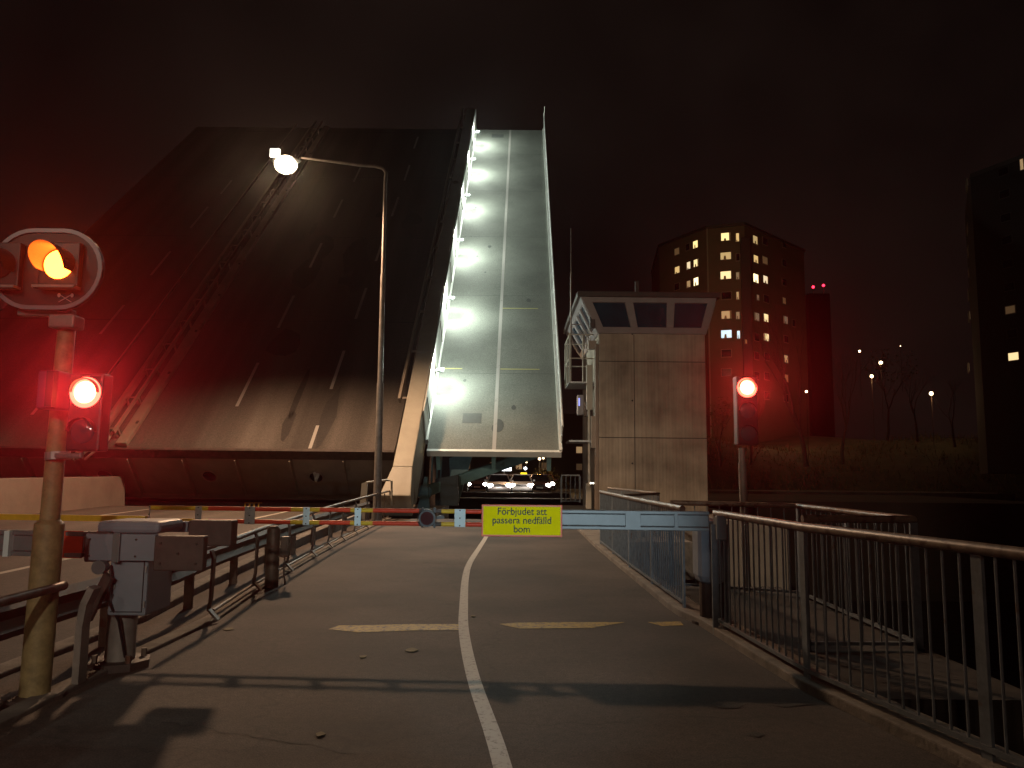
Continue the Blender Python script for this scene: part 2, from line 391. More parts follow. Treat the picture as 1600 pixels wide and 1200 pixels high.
flatpoly([(513, 983), (560, 988), (640, 985), (722, 984), (722, 975), (640, 975), (560, 977), (530, 977)], 'yellow_stop_line', M['yellow'], .004)
flatpoly([(779, 975), (812, 982), (925, 981), (977, 972), (880, 972), (800, 973)], 'yellow_stop_line', M['yellow'], .004)
flatpoly([(1012, 972), (1034, 978), (1068, 977), (1063, 971)], 'yellow_stop_line', M['yellow'], .004)
# old repair patches in the path (darker tar), sheets a few mm up
tar = asphalt('tar_patch', (.036, .032, .029), .2, False)
flatpoly([(1108, 1098), (1120, 1092), (1150, 1092), (1164, 1099), (1152, 1106), (1122, 1106)], 'tar_patch', tar, .004)
flatpoly([(1165, 1146), (1180, 1143), (1196, 1147), (1184, 1152)], 'tar_patch', tar, .004)
flatpoly([(1205, 1101), (1262, 1096), (1272, 1100), (1225, 1105)], 'tar_patch', tar, .004)
# meandering crack and old transverse seams in the path
def crackline(a, b, amp, w, seed, name='path_crack'):
    rnd = random.Random(seed); n = 26; a = Vector(a); b = Vector(b); d = b-a; nrm = Vector((-d.y, d.x)).normalized(); o_ = 0; vs = []
    for i in range(n+1):
        o_ = o_*.8+rnd.uniform(-amp, amp); p = a+d*i/n+nrm*o_; w_ = w*rnd.uniform(.3, 1.3); vs += [V(p.x-nrm.x*w_, p.y-nrm.y*w_, .003), V(p.x+nrm.x*w_, p.y+nrm.y*w_, .003)]
    struct(MB().add(vs, [(2*i, 2*i+2, 2*i+3, 2*i+1) for i in range(n)]).build(name, tar))
g1 = G(548, 866); g2 = G(700, 884); crackline((g1.x, g1.y), (g2.x, g2.y), .12, .022, 1)
g1 = G(700, 884); g2 = G(842, 872); crackline((g1.x, g1.y), (g2.x, g2.y), .10, .014, 2)
g1 = G(380, 952); g2 = G(700, 945); crackline((g1.x, g1.y), (g2.x, g2.y), .03, .007, 3)
g1 = G(770, 958); g2 = G(1040, 950); crackline((g1.x, g1.y), (g2.x, g2.y), .03, .006, 4)
g1 = G(250, 1130); g2 = G(560, 1175); crackline((g1.x, g1.y), (g2.x, g2.y), .03, .005, 5)
# road markings
for x, a, b in ((-7.9, -4, 16.5), (-7.9, 21, 28.5), (-13.0, 24.3, 29.2), (-13.0, 12, 16)):
    mm = MB(); mm.quad((x-.07, a, zr(a)+.005), (x+.07, a, zr(a)+.005), (x+.07, b, zr(b)+.005), (x-.07, b, zr(b)+.005))
    if a < 6 < b: mm = MB(); mm.quad((x-.07, 6, -.095), (x+.07, 6, -.095), (x+.07, b, zr(b)+.005), (x-.07, b, zr(b)+.005)); mm.quad((x-.07, a, -.095), (x+.07, a, -.095), (x+.07, 6, -.095), (x-.07, 6, -.095))
    struct(mm.build('road_line', M['white']))

# ------------------------------------------------------------------ raised bridge leaves
TH = math.radians(42.94); CT, ST = math.cos(TH), math.sin(TH)
def L(X, s, h=0.0): return V(X+.009*s, 30+s*CT-h*ST, 2.435+s*ST+h*CT)
def leafhit(px, py, h=0.0):
    o = L(0, 0, h); nrm = V(0, -ST, CT); r = ray(px, py); t = (o-EYE).dot(nrm)/r.dot(nrm); p = EYE+r*t
    s = (p-o).dot(V(0, CT, ST)); return p.x-.009*s, s
def slab(m, x0, x1, s0, s1, h0, h1):
    return m.hexa([L(x0, s0, h0), L(x1, s0, h0), L(x1, s1, h0), L(x0, s1, h0), L(x0, s0, h1), L(x1, s0, h1), L(x1, s1, h1), L(x0, s1, h1)])
XL, XR, SL = -3.28, 1.95, 38.25
wl = thing('raised_walkway_leaf', L(-.6, 0), 'narrow raised walkway deck tilted steeply up and washed by cool white lamps', 'drawbridge leaf')
slab(MB(), XL, XR, 0, SL, -.22, 0).build('deck', M['leafwalk'], wl)
m = MB(); xc = leafhit(772, 700)[0]; slab(m, xc-.075, xc+.075, .05, SL-.05, .002, .007); m.build('centre_line', M['leafwhite'], wl)
m = MB(); slab(m, XL, XR, -.06, .06, -.24, .035); m.build('end_plate', M['walkwhite'], wl)
xh, sh = leafhit(780, 577); yl = wornpaint('faint_yellow', (.36, .34, .12), (.12, .13, .12), .42, 3)
m = MB()
for (py, xa, xb) in ((577, .1, 1.85), (482, .05, 1.85), (577, -2.6, -1.6)):
    s_ = leafhit(820, py)[1]; slab(m, xc+xa if xa > 0 else xc+xa, min(XR-.1, xc+xb) if xb > 0 else xc+xb, s_-.03, s_+.03, .002, .006); m.build('faint_marking', yl, wl); m = MB()
darkp = mat('dark_deck_patch', (.055, .062, .058), .8, var=.15)
m = MB(); x0, s0 = leafhit(722, 661); x1, s1 = leafhit(753, 646); slab(m, x0, x1, s0, s1, .002, .005)
x0, s0 = leafhit(768, 215); x1, s1 = leafhit(787, 210); slab(m, x0, x1, s0, s1, .002, .005); m.build('patch', darkp, wl)
x0, s0 = leafhit(779, 665); m = MB(); m.prism([L(x0+.22*math.cos(a*math.pi/6), s0+.42*math.sin(a*math.pi/6), .002) for a in range(12)], L(0, 0, .005)-L(0, 0, .002)); m.build('patch', darkp, wl)
# right edge railing of the walkway leaf
rr = XR-.03
m = MB(); m.bar(L(rr, 0, .06), L(rr, SL, .06), .12, .12, (0, -ST, CT)); m.build('kerb_beam', M['walkwhite'], wl)
m = MB(); m.tube([L(rr+.03, .2, 1.12), L(rr+.03, SL+.6, 1.12)], .045, 8); m.build('handrail', M['walkwhite'], wl)
m = MB(); m.tube([L(rr+.03, .2, .62), L(rr+.03, SL, .62)], .03, 8); m.build('mid_rail', M['steel'], wl)
for i in range(20):
    s_ = .4+i*1.98; m = MB(); m.bar(L(rr+.03, s_, .1), L(rr+.03, s_, 1.1 if i < 19 else 1.9), .05, .06); m.build('post', M['walkwhite'], wl)
# underside girders, strut and machinery below the walkway leaf
m = MB()
for x in (-2.9, -.7, 1.5): slab(m, x-.08, x+.08, .2, SL, -1.2, -.25)
m.build('deck_girder', M['teal'], wl)
# left safety strip between deck and main girder
# main girder
hg = 1.5
gx0a, _ = leafhit(645, 575, hg); gx1a, _ = leafhit(673, 567, hg)
gx0b, _ = leafhit(725, 215, hg); gx1b, _ = leafhit(739, 215, hg)
mg = thing('main_girder', G(622, 803), 'tall cream painted steel box girder rising between the two bridge decks', 'bridge girder')
GX0, GX1 = min(gx0a, gx0b+.1)-.02, gx1a-.02
print('girder', gx0a, gx1a, gx0b, gx1b)
GX0 = gx0a; GX1 = gx1a
s_low = -2.55
m = MB(); slab(m, GX0, GX1, s_low+.0, 4.6, -.4, hg); m.build('lower_box', M['cream'], mg, bevel=.04)
m = MB(); slab(m, GX0+.01, GX1-.01, 4.62, SL+.4, -.4, hg); m.build('upper_box', M['cream'], mg, bevel=.03)
m = MB(); m.prism([L(GX0, s_low, hg), L(GX1, s_low, hg), L(GX1+.05, s_low-1.1, hg-.35), L(GX0-.35, s_low-1.1, hg-.35)], L(0, 0, -1.0)-L(0, 0, 0)); m.build('foot_casting', M['cream'], mg, bevel=.04)
m = MB(); slab(m, GX1+.015, GX1+.06, .6, SL+.3, -.2, hg-.01); slab(m, GX1+.061, XL-.01, .6, SL, -.2, .05); m.build('inner_web', M['walkwhite'], mg)
m = MB()
for i in range(13):
    s_ = 1.5+i*2.85; m.bar(L(GX1+.09, s_, hg-.05), L(GX1+.09, s_+.35, .1), .03, .05)
m.build('web_stiffener', M['darkbeam'], mg)
m = MB(); slab(m, GX0-.36, GX0-.24, 1.4, SL+.5, hg-.28, hg-.02); m.build('guard_strip', M['creamd'], mg, bevel=.02)
for i in range(12):
    s_ = 1.6+i*3.3; m = MB(); m.bar(L(GX0-.3, s_, hg-.16), L(GX0-.01, s_, hg-.16), .08, .08); m.build('strip_bracket', M['creamd'], mg)
# luminaires on the girder lighting the walkway deck
CW = (.90, 1.0, .88)
for i, py in enumerate((610, 495, 402, 330, 272, 228)):
    _, s_ = leafhit(730, py); x = XL+.02; hh = 1.05
    hx = leafhit(706 + i*8.6, py)[0]
    m = MB(); m.bar(L(XL-.3, s_, hh), L(XL+.2, s_, hh), .05, .05)
    b = m.build('lamp_bracket', M['steel'], mg)
    m = MB(); slab(m, XL+.10, XL+.36, s_-.10, s_+.10, hh-.04, hh+.04); lm = m.build('deck_lamp', M['lamphead'], mg)
    m = MB(); slab(m, XL+.12, XL+.34, s_-.08, s_+.08, hh-.055, hh-.045); m.build('lamp_glass', M['ledcool'], lm)
    lamp('SPOT', 'deck_light', L(XL+.24, s_, hh-.10), 240, CW, .05, L(XL+1.0, s_, 0), 150, .35)
    lamp('POINT', 'deck_wide_light', L(XL+.24, s_, 1.42), 640, CW, .06)

# left carriageway leaf
XLL = -25.4; XRR = GX0-.40
rl = thing('raised_road_leaf', L(-14, 0), 'huge dark raised road deck with dashed lane lines and a median, left of the girder', 'drawbridge leaf')
slab(MB(), XLL, XRR, 0, SL, -.3, 0).build('deck', M['leafroad'], rl)
mm = MB(); slab(mm, XLL, XRR, -.14, .0, -.42, .03); mm.build('end_lip', M['darkbeam'], rl, bevel=.02)
dashes = [((368, 635), (405, 567)), ((518, 608), (537, 548)), ((481, 708), (497, 665)), ((555, 498), (573, 450)), ((435, 512), (459, 462)), ((485, 418), (502, 380)), ((588, 408), (599, 372)), ((613, 338), (622, 308)), ((632, 282), (640, 258)), ((648, 232), (652, 214)),
          ((522, 340), (535, 312)), ((157, 522), (193, 477)), ((236, 430), (266, 393)), ((297, 356), (326, 323)), ((50, 648), (66, 628)), ((345, 303), (362, 282)), ((553, 284), (563, 262))]
m = MB()
for a, b in dashes:
    xa, sa = leafhit(*a); xb, sb = leafhit(*b); x = (xa+xb)/2; sa = max(sa, .05); m = MB(); slab(m, x-.065, x+.065, sa, sb, .003, .009); m.build('lane_marking', M['leafwhite'], rl)
rnd = random.Random(5)
for k in range(4):
    s_ = 9.4+k*9.3
    m = MB(); slab(m, XLL+.1, XRR-.1, s_-.03, s_+.03, .001, .003); m.build('deck_joint', M['joint'], rl)
for k in range(16):
    x = rnd.uniform(-14, XRR-1.5); s_ = rnd.uniform(.6, 22); w_ = rnd.uniform(.15, .9); l_ = rnd.uniform(.3, 2.4)
    m = MB(); m.prism([L(x+w_*math.cos(a*math.pi/5)*rnd.uniform(.7, 1.1), s_+l_*math.sin(a*math.pi/5)*rnd.uniform(.7, 1.1), .001) for a in range(10)], L(0, 0, .002)-L(0, 0, .0)); m.build('tar_stain', tar, rl)
for k in range(5):
    s_ = 5.2+k*6.9; m = MB(); slab(m, XL+.15, XR-.15, s_-.012, s_+.012, .0005, .0015); m.build('deck_joint', darkp, wl)
for k in range(9):
    x = rnd.uniform(XL+.5, XR-.4); s_ = rnd.uniform(.6, 26); w_ = rnd.uniform(.03, .14)
    m = MB(); m.prism([L(x+w_*math.cos(a*math.pi/4), s_+w_*2*math.sin(a*math.pi/4)*rnd.uniform(.6, 1.1), .0006) for a in range(8)], L(0, 0, .0012)-L(0, 0, .0)); m.build('stain', darkp, wl)
# median of the leaf: two kerbs and guard beams
def medx(px, py, h=0): return leafhit(px, py, h)[0]
xm = medx(205, 690); xm2 = medx(155, 688)
print('median', xm, xm2)
m = MB(); slab(m, xm-.42, xm, .02, SL-.1, .01, .22); m.build('median_kerb', M['creamd'], rl, bevel=.03)
m = MB(); slab(m, xm-.55, xm-.47, .3, SL-.1, .45, .60); m.build('median_guard_beam', M['creamd'], rl)
m = MB(); slab(m, xm-1.05, xm-.97, .3, SL-.1, .45, .60); m.build('median_guard_beam', M['creamd'], rl)
m = MB(); slab(m, xm-1.50, xm-1.2, .02, SL-.1, .01, .18); m.build('median_kerb', M['creamd'], rl, bevel=.03)
m = MB(); slab(m, xm-2.6, xm-2.52, .2, SL-.1, .25, .36); m.build('median_guard_beam', M['creamd'], rl)
for i in range(19):
    s_ = .6+2*i; m = MB(); m.bar(L(xm-.51, s_, .0), L(xm-.51, s_, .5), .07, .09); m.bar(L(xm-1.01, s_, .0), L(xm-1.01, s_, .5), .07, .09); m.bar(L(xm-1.01, s_, .47), L(xm-.51, s_, .47), .05, .05); m.build('guard_post', M['creamd'], rl)
for i in range(10):
    s_ = 1.2+3.4*i; m = MB(); slab(m, xm-.12, xm-.02, s_, s_+.16, .225, .245); m.build('kerb_reflector', M['darkbeam'], rl)
# looping pipes at the foot of the median
for k in range(3):
    a = L(xm-1.3+.3*k, .9, .35); b = L(xm-1.3+.3*k, -.25, .30); c = L(xm-1.7+.3*k, -.55, .15); d = L(xm-2.0+.3*k, -.6, -.1)
    m = MB(); m.tube([a, b, (b+c)/2+V(0, -.05, .02), c, d], .05, 8); m.build('hanging_pipe', M['cream'], rl, smooth=True)
# end floor beam below the lip: plate perpendicular to the deck with stiffeners and manholes
m = MB()
hb = 2.5
xs = [-25.4]; x = -25.4
stiff = [leafhit(px, 700)[0] for px in (30, 112, 197, 283, 366, 452, 536)]
holes = [leafhit(px, 745, 0) for px in ()]
# holes: plate divided into panels, every second panel carries a round manhole
def platept(x, u, off=0.0): return L(x, .02+off, -.42-u)
edges = [-25.4, -22.6]+stiff+[XRR]
edges = sorted(edges)
plate = MB(); rings = MB(); darkb = MB()
hole_px = (165, 328, 494)
hole_x = []
for px in hole_px:
    r = ray(px, 745); o = L(0, .02, 0); nrm = V(0, CT, ST); t = (o-EYE).dot(nrm)/r.dot(nrm); p = EYE+r*t; hole_x.append(p.x)
for a, b in zip(edges, edges[1:]):
    hx = [h for h in hole_x if a < h < b]
    if not hx:
        plate.add([platept(a, 0), platept(b, 0), platept(b, hb-.42), platept(a, hb-.42)], [(0, 1, 2, 3)])
    else:
        cx = hx[0]; cu = 1.05; r_ = .29; n = 24; vs = []; out = []
        for k in range(n):
            t = 2*math.pi*k/n; dx, du = math.cos(t), math.sin(t)
            vs.append(platept(cx+dx*r_, cu+du*r_))
            sx = ((b-cx) if dx > 0 else (cx-a))/max(1e-6, abs(dx)); su = ((hb-.42-cu) if du > 0 else cu)/max(1e-6, abs(du)); q = min(sx, su)
            out.append(platept(cx+dx*q, cu+du*q))
        corners = [(b, hb-.42), (a, hb-.42), (a, 0), (b, 0)]
        plate.add(vs+out, [(k, (k+1) % n, n+(k+1) % n, n+k) for k in range(n)])
        for (qx, qu) in corners:
            t = math.atan2(qu-cu, qx-cx) % (2*math.pi); k = int(t/(2*math.pi)*n) % n
            plate.add([out[k], out[(k+1) % n], platept(qx, qu)], [(0, 1, 2)])
        rings.tube([platept(cx+math.cos(2*math.pi*k/n)*r_, cu+math.sin(2*math.pi*k/n)*r_, -.03) for k in range(n+1)], .035, 6, False); rings.build('manhole_rim', M['creamd'], rl); rings = MB()
plate.build('end_floor_beam', M['creamd'], rl)
m = MB()
for x in stiff:
    m2 = MB(); m2.hexa([platept(x-.02, 0, -.28), platept(x+.02, 0, -.28), platept(x+.02, 0, 0), platept(x-.02, 0, 0), platept(x-.02, hb-.5, -.18), platept(x+.02, hb-.5, -.18), platept(x+.02, hb-.5, 0), platept(x-.02, hb-.5, 0)])
    m2.build('stiffener', M['creamd'], rl)
m = MB(); m.hexa([platept(XLL, hb-.42, -.22), platept(XRR, hb-.42, -.22), platept(XRR, hb-.42, .25), platept(XLL, hb-.42, .25), platept(XLL, hb-.36, -.22), platept(XRR, hb-.36, -.22), platept(XRR, hb-.36, .25), platept(XLL, hb-.36, .25)]); m.build('bottom_flange', M['creamd'], rl)
m = MB()
for i in range(7):
    x = XLL+.3+i*3.4
    slab(m, x, x+.1, .3, SL, -2.3, -.32)
m.build('road_girder', M['darkbeam'], rl)
# hinge pier and machinery recess behind
m = MB(); m.box((-14.6, 36, -3.2), (23, 6, 6.4)); tag(m.build('bridge_pier', M['darkbeam'], origin=(-14.6, 36, -6.4)), 'dark pier and machine recess under the foot of the raised road deck', 'pier')
# ochre bollards glimpsed in the recess under the beam
for k in range(4):
    p = G(383+k*7, 786, .12); p = P(383+k*7, 790, 31.4)
    m = MB(); m.box((p.x, 31.4, p.z), (.05, .05, .22)); m.box((p.x+.06, 31.4, p.z+.11), (.14, .05, .04))
    tag(m.build('recess_stanchion', M['yel'], origin=tuple(p)), ('leftmost', 'second', 'third', 'rightmost')[k]+' of four small ochre stanchions in the gap under the raised road deck', 'stanchion', 'ochre stanchions under the road deck')
# teal strut, hydraulic column and machine casing under the walkway leaf
st = thing('lifting_strut', P(690, 790, 31), 'teal steel strut running diagonally under the lit walkway deck', 'strut')
a = P(664, 768, 31.0); b = P(850, 704, 34.0)
m = MB(); m.bar(a, b, .28, .42); m.build('beam', M['teal'], st, bevel=.03)
m = MB(); m.tube([a+V(0, -.18, 0), a+V(0, .25, 0)], .3, 16); m.build('pivot', M['teal'], st)
mc = thing('machinery_housing', P(690, 795, 31.8), 'dark teal hinge machinery housing of panels and brackets beside the girder foot', 'machinery')
def pix_panel(mb, pix, Y, dep=.2): mb.prism([P(x, y, Y) for x, y in pix], (0, dep, 0))
m = MB(); pix_panel(m, [(672, 712), (716, 712), (714, 788), (668, 790)], 33.5, .8); m.build('casing', M['darkbeam'], mc)
m = MB(); pix_panel(m, [(716, 711), (738, 711), (716, 786), (704, 788), (702, 716)], 32.6, .3); m.build('side_bracket', M['teal'], mc)
m = MB(); pix_panel(m, [(663, 745), (667, 745), (671, 795), (652, 795)], 30.4, .3); m.build('pedestal', M['teal'], mc)
m = MB(); pix_panel(m, [(680, 748), (716, 742), (716, 790), (680, 790)], 31.2, .3); m.build('front_casing', M['darkteal'], mc)
for x in (676, 684, 690):
    m = MB(); m.bar(P(x, 712, 32), P(x-2, 760, 32), .06, .12); m.build('rib', M['teal'], mc)
m = MB(); pix_panel(m, [(649, 740), (656, 712), (662, 712), (660, 745), (648, 792), (643, 792)], 30.6, .25); m.build('link_arm', M['creamd'], mc)
# far abutment beyond the canal
m = MB(); m.box((-5, 66, -3.7), (90, 22, 7.0)); struct(m.build('far_abutment', M['rock']))
m = MB(); m.box((-10, 150, -3.6), (120, 146, 7.3)); struct(m.build('far_road', M['road']))

# ------------------------------------------------------------------ left concrete parapet
m = MB(); m.prism([(-15.35, 2, zr(6)), (-15.7, 2, zr(6)), (-15.62, 2, 1.2), (-15.42, 2, 1.2)], (0, 29.0, .12)); 
cp = m.build('concrete_barrier', M['wallc'], origin=(-15.5, 2, 0), bevel=.03)
tag(cp, 'long pale concrete median wall at the far side of the left road', 'barrier wall')

# ------------------------------------------------------------------ street lamp
base = G(589, 800); base = V(P(589, 801, 24.0).x, 24.0, 0)
topx = P(602, 285, 24.0)
sl = thing('street_lamp', base, 'tall thin street lamp with a curved arm, lit warm white, above the left road', 'street lamp')
lean = (topx-V(base.x, 24.0, 0))
m = MB(); mid = base.lerp(topx, .40)
m.tube([base, base+V(0, 0, .02)+lean*.001, mid], [.13, .13, .10], 14); m.tube([mid, base.lerp(topx, .72)], [.085, .075], 14); m.build('pole', M['polegrey'], sl, smooth=True)
m = MB(); q0 = base.lerp(topx, .72); qs = [q0, topx]
c1 = P(603, 270, 24); c2 = P(598, 263, 24); c3 = P(585, 259.5, 24); c4 = P(560, 258, 24); c5 = LAMP+V(.5, 0, .17)
m.tube([q0, topx, c1, c2, c3, c4, c5], [.06, .055, .05, .05, .05, .045, .04], 10); m.build('arm', M['polegrey'], sl, smooth=True)
m = MB(); m.ball(LAMP+V(0, 0, .06), (.48, .17, .13), 16); hd = m.build('lamp_head', M['lamphead'], sl, smooth=True)
m = MB(); m.box(LAMP+V(-.36, -.05, .30), (.34, .1, .30)); m.build('cool_side_lamp', mat('cool_pale_lamp', (1, 1, 1), emit=(.55, .85, .9), estr=.8), hd, bevel=.03)
m = MB(); m.ball(LAMP+V(.0, -.02, -.08), (.37, .30, .30), 18); m.build('lamp_glass', M['bulb'], hd, smooth=True)
m = MB(); m.tube([base, base+V(0, 0, .5)], .16, 14); m.build('pole_base', M['polegrey'], sl)
# second small light visible just behind (next lamp further down the road)
# ------------------------------------------------------------------ pale gate frame near girder foot
gf = thing('pale_gate_frame', G(585, 812), 'pale upright panel with a bent bar beside the lamp post foot', 'panel')
m = MB(); pix_panel(m, [(565, 755), (574, 753), (570, 812), (560, 812)], 25.2, .12); m.build('panel', M['cream'], gf)
m = MB(); m.tube([P(572, 754, 25.2), P(605, 750, 26.0), P(612, 752, 26.2), P(612, 790, 26.2)], .035, 8); m.build('top_bar', M['cream'], gf)

# ------------------------------------------------------------------ path-side handrail (left)
hr = thing('left_handrail', (edge_left(12), 12, 0), 'brown tubular handrail on curved posts along the left edge of the path', 'railing')
def htop(Y): return .76+max(0, Y-6)*.009
pl = [V(edge_left(Y)-.07+ (.0), Y, htop(Y)) for Y in [1.5, 3, 4.5, 5.7]]
m = MB(); m.tube(pl, .032, 10); m.build('top_rail', M['brail'], hr, smooth=True)
pl = [V(edge_left(Y)-.07, Y, htop(Y)) for Y in [7.7+k*1.5 for k in range(13)]]+[V(edge_left(27)-.07, 27, htop(27)), V(edge_left(27.2)-.07, 27.25, htop(27)-.06), V(edge_left(27.3)-.07, 27.3, .05)]
m = MB(); m.tube(pl, .032, 10); m.build('top_rail', M['brail'], hr, smooth=True)
pl = [V(edge_left(Y)-.07, Y, .10) for Y in [8.5+k*1.5 for k in range(13)]]
m = MB(); m.tube(pl, .018, 8); m.build('bottom_rail', M['brail'], hr, smooth=True)
for i, Y in enumerate([3.9, 5.9, 8.35, 10.4, 12.4, 14.5, 16.2, 17.9, 19.7, 21.6, 23.4, 25.2]):
    x = edge_left(Y); t = htop(Y)
    m = MB(); w = .045
    if i < 2: prof = [(x-.07, .03), (x-.08, t-.35), (x-.05, t-.16), (x+.06, t-.05), (x+.12, t-.02)] if False else [(x-.02, .03), (x-.02, t-.32), (x-.0, t-.16), (x+.05, t-.04)]
    else: prof = [(x+.05, .03), (x-.06, .14), (x-.04, .25), (x-.03, t-.12), (x-.06, t-.03)]
    for a, b in zip(prof, prof[1:]):
        m.bar((a[0], Y, a[1]), (b[0], Y, b[1]), .075 if i > 1 else .11, .022 if i > 1 else .05, (0, 1, 0) if False else (1, 0, .01))
    m.build('post', M['brail'] if i > 1 else M['polegrey'], hr)
# guard beam on the road side
gb = thing('road_guard_rail', (-3.8, 12, -.02), 'low dark steel guard beam with upright posts between road and path', 'guard rail')
def gx(Y): return edge_left(Y)-.52
Yg = [-2+1.5*k for k in range(19)]
def beamprof(z0, z1, nm):
    m = MB()
    pf = [(.0, z0), (.05, z0+.06), (.0, (z0+z1)/2), (.05, z1-.06), (.0, z1)]
    for (xa, za), (xb, zb) in zip(pf, pf[1:]):
        for A, B in zip(Yg, Yg[1:]):
            m.add([V(gx(A)+xa, A, za), V(gx(B)+xa, B, za), V(gx(B)+xb, B, zb), V(gx(A)+xb, A, zb), V(gx(A)+xa+.006, A, za), V(gx(B)+xa+.006, B, za), V(gx(B)+xb+.006, B, zb), V(gx(A)+xb+.006, A, zb)], [(0, 1, 2, 3), (4, 5, 6, 7)])
    m.build(nm, M['darkbeam'], gb)
beamprof(.36, .64, 'beam')
for i in range(13):
    Y = 1.3+i*2.0; m = MB(); m.box((gx(Y)-.06, Y, .30), (.10, .06, .66)); m.build('post', M['brail'], gb, bevel=.008)

# ------------------------------------------------------------------ right railing builder
def railing(name, pts, h, label, posts, bal=.125, group=None, top=M['railtop'], z0=.06, balusters=True, base=.075, br=.0085):
    p0 = V(*pts[0], base); rt = thing(name, p0, label, 'railing', group)
    P3 = [V(x, y, base) for x, y in pts]
    m = MB(); m.tube([p+V(0, 0, h) for p in P3], .036, 12); m.build('top_rail', top, rt, smooth=True)
    m = MB()
    for a, b in zip(P3, P3[1:]): m.bar(a+V(0, 0, z0), b+V(0, 0, z0), .045, .03)
    m.build('bottom_rail', M['rail'], rt)
    nb = 0
    for a, b in zip(P3, P3[1:]):
        ln = (b-a).length; n = max(1, round(ln/posts))
        for i in range(n+1):
            q = a.lerp(b, i/n)
            if i == 0 and (a-P3[0]).length > .01: continue
            m = MB(); d = (b-a).normalized(); m.bar(q, q+V(0, 0, h-.03), .022, .075, tuple(d)); m.build('post', M['rail'], rt)
        if balusters:
            k = int(ln/bal)
            for i in range(1, k):
                q = a.lerp(b, i/k)
                if nb < 100:
                    m = MB(); m.tube([q+V(0, 0, z0), q+V(0, 0, h-.02)], br, 6, False); m.build('baluster', M['rail'], rt); nb += 1
    return rt
o = .17
railing('path_railing', [(edge_right(7.95)+o-.1, 8.1), (edge_right(6.07)+o-.08, 6.07), (edge_right(4.58)+o-.05, 4.4), (3.05, 2.3), (3.5, .6)], 1.13, 'nearest blue grey bar railing with rusty handrail, lower right of the path', 1.6)
railing('path_railing', [(edge_right(9.2)+o-.05, 9.15), (1.97, 13), (1.98, 17.2)], 1.13, 'far bar railing with rusty handrail running from the barrier end towards the tower', 2.0, br=.0105)
railing('stair_railing', [(2.05, 17.3), (3.9, 20.5), (3.5, 28)], 1.10, 'short railing in front of the tower base', 2.2, base=.0, br=.011)
# landing platform outside the near railing
m = MB(); m.box((3.13, 8.6, -.2), (1.55, 5.6, .4)); struct(m.build('landing_slab', mat('dark_landing', (.045, .038, .032), .9, var=.4, scale=4)))
railing('landing_railing', [(2.75, 7.35), (3.82, 7.4), (3.87, 10.5), (2.3, 11.2)], 1.2, 'bar railing enclosing the dark landing behind the near right railing', 1.5, .16, base=.0)
railing('quay_gate', [(P(877, 790, 33).x, 33), (P(906, 790, 33).x, 33)], 1.15, 'small pale barred gate between the lit walkway and the tower', .8, .16, top=M['steel'], base=.38, br=.022)
m = MB(); m.box((5.2, 31.5, -3.2), (8.0, 11, 6.6)); struct(m.build('tower_quay', M['conc']))
m = MB(); m.box((3.2, 23.5, -.5), (2.6, 8.5, .9)); struct(m.build('tower_path', M['kerb']))

# ------------------------------------------------------------------ path barrier (closed boom)
aR = V(2.02, 7.70, P(1095, 814, 7.7).z); aL = V(P(236, 803, 8.02).x, 8.02, P(236, 803, 8.02).z)
sb = thing('path_boom_barrier', (2.12, 8.3, 0), 'lowered boom barrier across the path, silver at the right and red yellow striped twin tubes', 'barrier')
def arm(px): # point on the boom axis at a horizontal pixel
    lo, hi = 0., 1.
    for _ in range(40):
        t = (lo+hi)/2; p = aR.lerp(aL, t); q = R3.transposed() @ (p-EYE); x = 800+F*q.x/-q.z
        if x > px: lo = t
        else: hi = t
    return aR.lerp(aL, (lo+hi)/2)
m = MB(); a = arm(1107); b = arm(872)
m.bar(a, b, .05, .115); m.bar(a+V(0, -.012, .078), b+V(0, -.012, .078), .085, .035); m.bar(a+V(0, -.012, -.078), b+V(0, -.012, -.078), .085, .035)
m.build('beam', M['alu'], sb, bevel=.006)
for x0, x1 in ((976, 1000), (1052, 1058)):
    m = MB(); m.bar(arm(x0)+V(0, -.045, 0), arm(x1)+V(0, -.045, 0), .02, .185); m.build('clamp', M['alu'], sb, bevel=.003)
segs = [(872, 728, 'r'), (728, 690, 'y'), (690, 655, 'd'), (655, 583, 'r'), (583, 548, 'y'), (548, 500, 'r'), (500, 455, 'y'), (455, 395, 'r'), (395, 326, 'r2'), (326, 232, 'y')]
for dz in (.064, -.064):
    m = MB()
    for a, b, k in segs:
        m.mat({'r': 0, 'y': 1, 'd': 2, 'r2': 0}[k]); m.tube([arm(a)+V(0, 0, dz), arm(b)+V(0, 0, dz)], .0225, 10)
    m.build('striped_tube', [M['red'], M['yel'], M['weight']], sb, smooth=True)
for px, w, mt in ((719, 17, 'plate'), (560, 10, 'plate'), (480, 10, 'plate'), (392, 16, 'steel'), (312, 10, 'steel'), (232, 8, 'steel')):
    m = MB(); m.bar(arm(px+w/2)+V(0, -.035, 0), arm(px-w/2)+V(0, -.035, 0), .012, .178); pp = m.build('spacer_plate', M[mt], sb, bevel=.003)
    m = MB()
    for dz in (.075, -.075, 0):
        c = arm(px)+V(0, -.043, dz); m.tube([c, c+V(0, -.008, 0)], .007, 8)
    m.build('bolt', M['darkbeam'], pp)
c = arm(670)
m = MB(); m.tube([c+V(0, -.16, 0), c+V(0, .05, 0)], [.085, .07], 20); m.tube([c+V(0, -.20, 0), c+V(0, -.15, 0)], .095, 20, False); bl = m.build('warning_lamp', M['black'], sb, smooth=True)
m = MB(); m.tube([c+V(0, -.168, 0), c+V(0, -.162, 0)], .065, 20); m.build('lens', M['deadlens'], bl)
